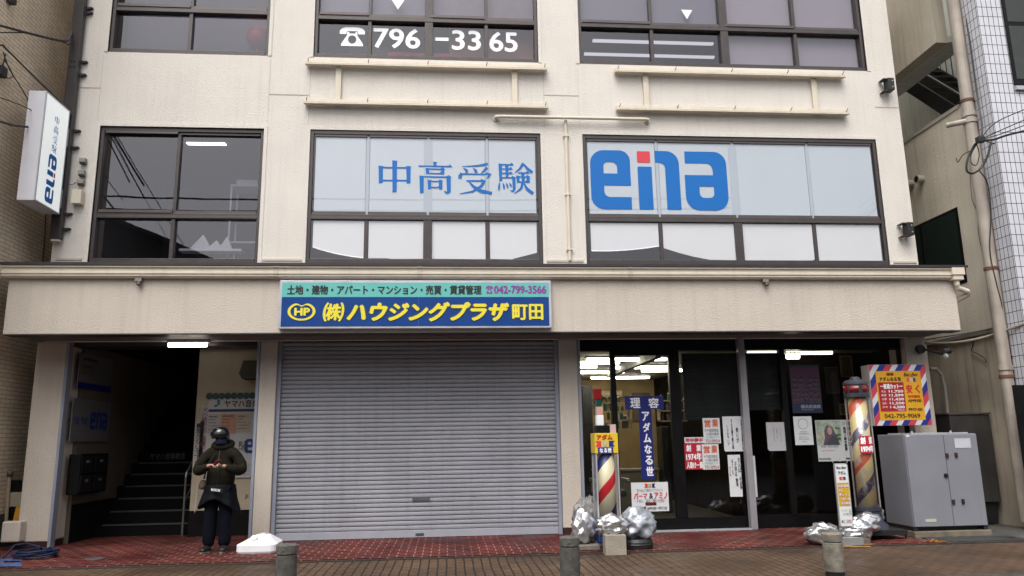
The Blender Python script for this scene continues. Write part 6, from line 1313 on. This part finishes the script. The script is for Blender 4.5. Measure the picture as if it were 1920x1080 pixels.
HX, HYp = -3.33, -.95
P_ = lambda x, y, z: Vector((HX+x, HYp+y, z))
per = thing('person', 'person in black helmet, blue mask and dark olive jacket looking at a phone', 'person', (HX, HYp, 0))
SKIN = M('skin tone', (.40, .24, .18), .5, var=.06)
OLIVE = M('dark olive jacket', (.013, .0112, .007), .85, spec=.12, var=.25, vs=9, bump=.4, bs=25)
TROU = M('navy trousers', (.004, .005, .010), .9, spec=.1, var=.3, vs=8, bump=.3, bs=30)
SHOE = M('dark shoe', (.010, .006, .006), .5)
wl_, wr_ = P_(.095, -.30, 1.215), P_(-.075, -.31, 1.225)     # wrists (person's left is +x)
V_ = [P_(0, 0, .93), P_(0, .0, 1.12), P_(0, .01, 1.30), P_(0, .0, 1.42), P_(0, -.02, 1.50), P_(0, -.045, 1.60), P_(0, -.05, 1.69),
      P_(.17, .0, 1.39), P_(.30, -.04, 1.14), wl_, P_(-.17, .0, 1.39), P_(-.30, -.05, 1.14), wr_,
      P_(.09, 0, .88), P_(.095, -.02, .48), P_(.10, .02, .09), P_(.105, -.09, .045), P_(-.09, 0, .88), P_(-.10, -.02, .48), P_(-.12, .02, .09), P_(-.14, -.09, .045)]
E_ = [(0,1),(1,2),(2,3),(3,4),(4,5),(5,6),(3,7),(7,8),(8,9),(3,10),(10,11),(11,12),(0,13),(13,14),(14,15),(15,16),(0,17),(17,18),(18,19),(19,20)]
Rr = [(.15,.11),(.13,.10),(.15,.11),(.11,.09),.055,(.075,.09),(.07,.085),.055,.045,.027,.055,.045,.027,.085,.058,.036,.018,.085,.058,.036,.018]
skin('body', V_, E_, Rr, SKIN, per, 0)
# face: nose, brows and eyes above the mask
q = MB(); q.tube([P_(0, -.128, 1.635), P_(0, -.150, 1.598), P_(0, -.148, 1.59)], [.008, .015, .012], 8)
for sx_ in (-1, 1): q.ball(P_(sx_*.032, -.120, 1.632), (.014, .010, .009), 10, 8)
q.build('face', SKIN, per, smooth=True)
q = MB()
for sx_ in (-1, 1): q.ball(P_(sx_*.032, -.128, 1.632), (.007, .005, .006), 8, 6); q.tube([P_(sx_*.018, -.128, 1.650), P_(sx_*.048, -.120, 1.650)], .004, 6)
q.build('eyes', M('dark eye', (.02, .012, .01), .3), per, smooth=True)
for sx_ in (-1, 1): q = MB(); q.ball(P_(sx_*.082, -.035, 1.615), (.014, .022, .034), 10, 8); q.build('ear', SKIN, per, smooth=True)
def mask_pt(u, v):  # u across, v up
    a_ = u*1.25; return P_(.088*math.sin(a_), -.045-.108*math.cos(a_)-.018*(1-abs(v))*math.cos(a_), 1.563+.048*v)
q = MB(); nu, nv = 12, 6; vs = [mask_pt(-1+2*i/nu, -1+2*j_/nv) for i in range(nu+1) for j_ in range(nv+1)]
q.add(vs, [(i*(nv+1)+j_, (i+1)*(nv+1)+j_, (i+1)*(nv+1)+j_+1, i*(nv+1)+j_+1) for i in range(nu) for j_ in range(nv)]); o = q.build('face_mask', M('blue face mask', (.003, .009, .045), .7), per, smooth=True); o.modifiers.new('thick', 'SOLIDIFY').thickness = .003
q = MB(); hc = P_(-.015, -.066, 1.638); n_ = 28; prof = [(.122, -.045), (.130, -.02), (.132, .02), (.126, .06), (.105, .098), (.07, .122), (.03, .133), (.0005, .135)]
vs = [(hc.x+r*math.cos(2*math.pi*j_/n_), hc.y+r*1.12*math.sin(2*math.pi*j_/n_), hc.z+z+(.018*max(0, math.sin(2*math.pi*j_/n_+math.pi)) if i_ < 2 else 0)) for i_, (r, z) in enumerate(prof) for j_ in range(n_)]
q.add(vs, [(i*n_+j_, i*n_+(j_+1) % n_, (i+1)*n_+(j_+1) % n_, (i+1)*n_+j_) for i in range(len(prof)-1) for j_ in range(n_)]+[tuple(range(n_-1, -1, -1))]); hel = q.build('helmet', M('black gloss helmet', (.006, .006, .009), .12, coat=.5), per, smooth=True)
q = MB(); n = 12; vs = []
for i in range(n+1):
    a_ = R(-155+130*i/n)
    for rr_, dz in ((.142, .005), (.146, .03), (.140, .055), (.137, .055), (.142, .03), (.139, .005)): vs.append((hc.x+rr_*math.cos(a_), hc.y+rr_*1.12*math.sin(a_), hc.z+dz))
q.add(vs, [(i*6+j_, (i+1)*6+j_, (i+1)*6+(j_+1) % 6, i*6+(j_+1) % 6) for i in range(n) for j_ in range(6)]); q.build('goggle_band', M('goggle black', (.004, .004, .004), .2), hel)
# jacket: one padded surface with sleeves, and a hood collar
JV = [P_(0, .005, .86), P_(0, .0, 1.02), P_(0, .0, 1.18), P_(0, .01, 1.32), P_(0, .01, 1.41), P_(0, -.01, 1.485),
      P_(.185, .01, 1.385), P_(.265, -.01, 1.27), P_(.325, -.05, 1.135), P_(.23, -.20, 1.155), wl_+Vector((.03, .03, -.012)), P_(-.185, .01, 1.385), P_(-.265, -.01, 1.27), P_(-.325, -.05, 1.135), P_(-.22, -.20, 1.16), wr_+Vector((-.03, .03, -.012))]
JE = [(0,1),(1,2),(2,3),(3,4),(4,5),(4,6),(6,7),(7,8),(8,9),(9,10),(4,11),(11,12),(12,13),(13,14),(14,15)]
JR = [(.225,.16),(.220,.16),(.215,.158),(.21,.15),(.165,.12),(.095,.095),.105,.100,.092,.072,.045,.105,.100,.092,.072,.045]
jk = skin('jacket', JV, JE, JR, OLIVE, per, 0, 2, .010, 3)
q = MB(); q.tube([P_(.125*math.cos(a_), .02+.115*math.sin(a_), 1.505+.035*math.sin(a_)) for a_ in [2*math.pi*i/24 for i in range(25)]], [.042+.02*max(0, math.sin(2*math.pi*i/24)) for i in range(25)], 10, cap=False); q.build('hood', OLIVE, jk, smooth=True)
q = MB(); q.tube([P_(.004, -.165, .92), P_(.004, -.175, 1.1), P_(.004, -.165, 1.3), P_(.004, -.125, 1.43)], .005, 6); q.build('zip', RUBBER, jk)
TV = [P_(0, 0, .92), P_(.095, 0, .84), P_(.10, -.02, .50), P_(.105, .02, .055), P_(-.095, 0, .84), P_(-.105, -.02, .50), P_(-.125, .02, .055)]
skin('trousers', TV, [(0,1),(1,2),(2,3),(0,4),(4,5),(5,6)], [(.17,.13),(.118,.115),(.100,.098),(.094,.095),(.118,.115),(.100,.098),(.094,.095)], TROU, per, 0, 2, .008, 5)
for sx_, (ax, tx_) in ((1, (.105, .125)), (-1, (-.125, -.16))):
    skin('shoe', [P_(ax, .055, .045), P_(ax, -.01, .055), P_((ax+tx_)/2, -.10, .042), P_(tx_, -.185, .034)], [(0,1),(1,2),(2,3)], [(.054,.046),(.062,.058),(.056,.044),(.040,.030)], SHOE, per)
    q = MB(); ring = [(ax+.046*math.cos(a_)+(tx_-ax)*max(0, -math.sin(a_)), -.06+.155*math.sin(a_)) for a_ in [2*math.pi*i/24 for i in range(24)]]; q.prism([P_(x, y, .0) for x, y in ring], (0, 0, .018)); q.build('sole', M('pale sole', (.20, .16, .135), .6), per)
# hands: palm with five fingers each; right hand points, left hand holds the phone
def hand(name, wrist, fwd, up, side, curl, parent):
    fwd, up, side = fwd.normalized(), up.normalized(), side.normalized()
    V2, E2, R2 = [wrist-fwd*.025, wrist+fwd*.03, wrist+fwd*.065], [(0,1),(1,2)], [.024, (.036,.016), (.038,.015)]
    skin(name, V2, E2, R2, SKIN, parent, 0, 2)
    for i, (o_, l_) in enumerate(((-.030, .062), (-.010, .074), (.010, .078), (.030, .070))):
        b0 = wrist+fwd*.075+side*o_; c_ = curl[i]; p1 = b0+fwd*l_*.45*math.cos(c_*.5)-up*l_*.45*math.sin(c_*.5); p2 = p1+fwd*l_*.32*math.cos(c_)-up*l_*.32*math.sin(c_); p3 = p2+fwd*l_*.25*math.cos(c_*1.5)-up*l_*.25*math.sin(c_*1.5)
        skin('finger', [b0-fwd*.02, b0, p1, p2, p3], [(0,1),(1,2),(2,3),(3,4)], [.0095,.0095,.0088,.0082,.007], SKIN, parent, 0, 1)
    b0 = wrist+fwd*.028+side*.034; skin('thumb', [b0-side*.012, b0+side*.012+fwd*.018+up*.005, b0+side*.014+fwd*.045+up*.012, b0+side*.006+fwd*.066+up*.012], [(0,1),(1,2),(2,3)], [.012,.0115,.010,.0085], SKIN, parent, 0, 1)
hand('hand', wr_+Vector((.01, -.0, 0)), Vector((.75, -.55, .05)), Vector((0, -.3, 1)), Vector((.55, .75, .0)), (.9, .8, .7, .15), per)
hand('hand', wl_+Vector((-.005, -.0, -.01)), Vector((-.45, -.60, .35)), Vector((-.5, .2, .8)), Vector((.6, -.6, -.1)), (1.2, 1.1, 1.1, 1.0), per)
pc_ = P_(.035, -.375, 1.245)
t = thing('phone', 'dark phone with a red case held by the person in the helmet', 'phone', pc_); q = MB()
ux, uy = Vector((.55, -.45, .70)).normalized(), Vector((.65, .75, 0)).normalized(); uz = ux.cross(uy)
def slabp(q, c_, a_, b_, h_, m=0): q.prism([c_-ux*a_-uy*b_, c_+ux*a_-uy*b_, c_+ux*a_+uy*b_, c_-ux*a_+uy*b_], uz*h_, m)
slabp(q, pc_, .076, .038, .008); q.build('case', M('red phone case', (.22, .01, .02), .4), t, .003); q = MB(); slabp(q, pc_+uz*.0085, .070, .033, .001); q.build('screen', M('phone glass', (.02, .02, .025), .1), t)
# hanging bag and jacket bundle
t = thing('hand_bag', 'dark folded coat and bag with a white lettered strap hanging before the person', 'bag', P_(0, -.2, .62))
q = MB(); n_ = 36; k_n = 9; vs = []
for i in range(k_n+1):
    s_ = i/k_n
    for j_ in range(n_):
        a_ = 2*math.pi*j_/n_; cx_, sy_ = math.cos(a_), math.sin(a_); fold = 1+.09*s_*math.sin(a_*7+1.2*s_)+.05*noise.noise(Vector((cx_*2, sy_*2, s_*3)))
        z = .945-s_*(.30+.12*max(0, cx_)+.05*max(0, -cx_)-.10*max(0, -sy_)*abs(sy_))
        vs.append(P_(cx_*(.205+.075*s_)*fold, -.005+sy_*(.165+.045*s_)*fold, z))
q.add(vs, [(i*n_+j_, i*n_+(j_+1) % n_, (i+1)*n_+(j_+1) % n_, (i+1)*n_+j_) for i in range(k_n) for j_ in range(n_)]); o = q.build('bundle', M('black nylon', (.003, .004, .007), .7, spec=.15, var=.3, bump=.4, bs=20), t, smooth=True); o.modifiers.new('thick', 'SOLIDIFY').thickness = .006
q = MB(); nseg = 12; vs = []
for i in range(nseg+1):
    s_ = i/nseg; x = -.055+.16*s_; vs += [P_(x, -.268+.02*abs(s_-.5), .905-.02*s_+.012), P_(x, -.268+.02*abs(s_-.5), .865-.02*s_-.006)]
q.add(vs, [(2*i, 2*i+1, 2*i+3, 2*i+2) for i in range(nseg)]); o = q.build('strap', RUBBER, t); o.modifiers.new('thick', 'SOLIDIFY').thickness = .004
q = MB(); rnd = random.Random(2)
for i in range(7): x = -.045+.019*i; z = .885-.0025*i; q.prism([P_(x, -.277, z-.018), P_(x+.009, -.277, z-.016), P_(x+.011, -.277, z+.016), P_(x+.002, -.277, z+.018)], (0, -.003, 0))
q.build('strap_marks', WINK, t)
t = thing('shoulder_pouch', 'olive pouch at the hip of the person in the helmet', 'pouch', P_(-.23, -.05, .86)); skin('pouch_body', [P_(-.23, -.05, .87), P_(-.235, -.06, .94), P_(-.22, -.05, 1.02)], [(0,1),(1,2)], [(.06,.05),(.07,.055),(.045,.04)], M('olive pouch', (.10, .075, .045), .7, var=.2), t); q = MB(); q.tube([P_(-.22, -.05, 1.03), P_(-.17, -.12, 1.22), P_(-.05, -.15, 1.38)], .012, 8); q.build('strap', RUBBER, t)
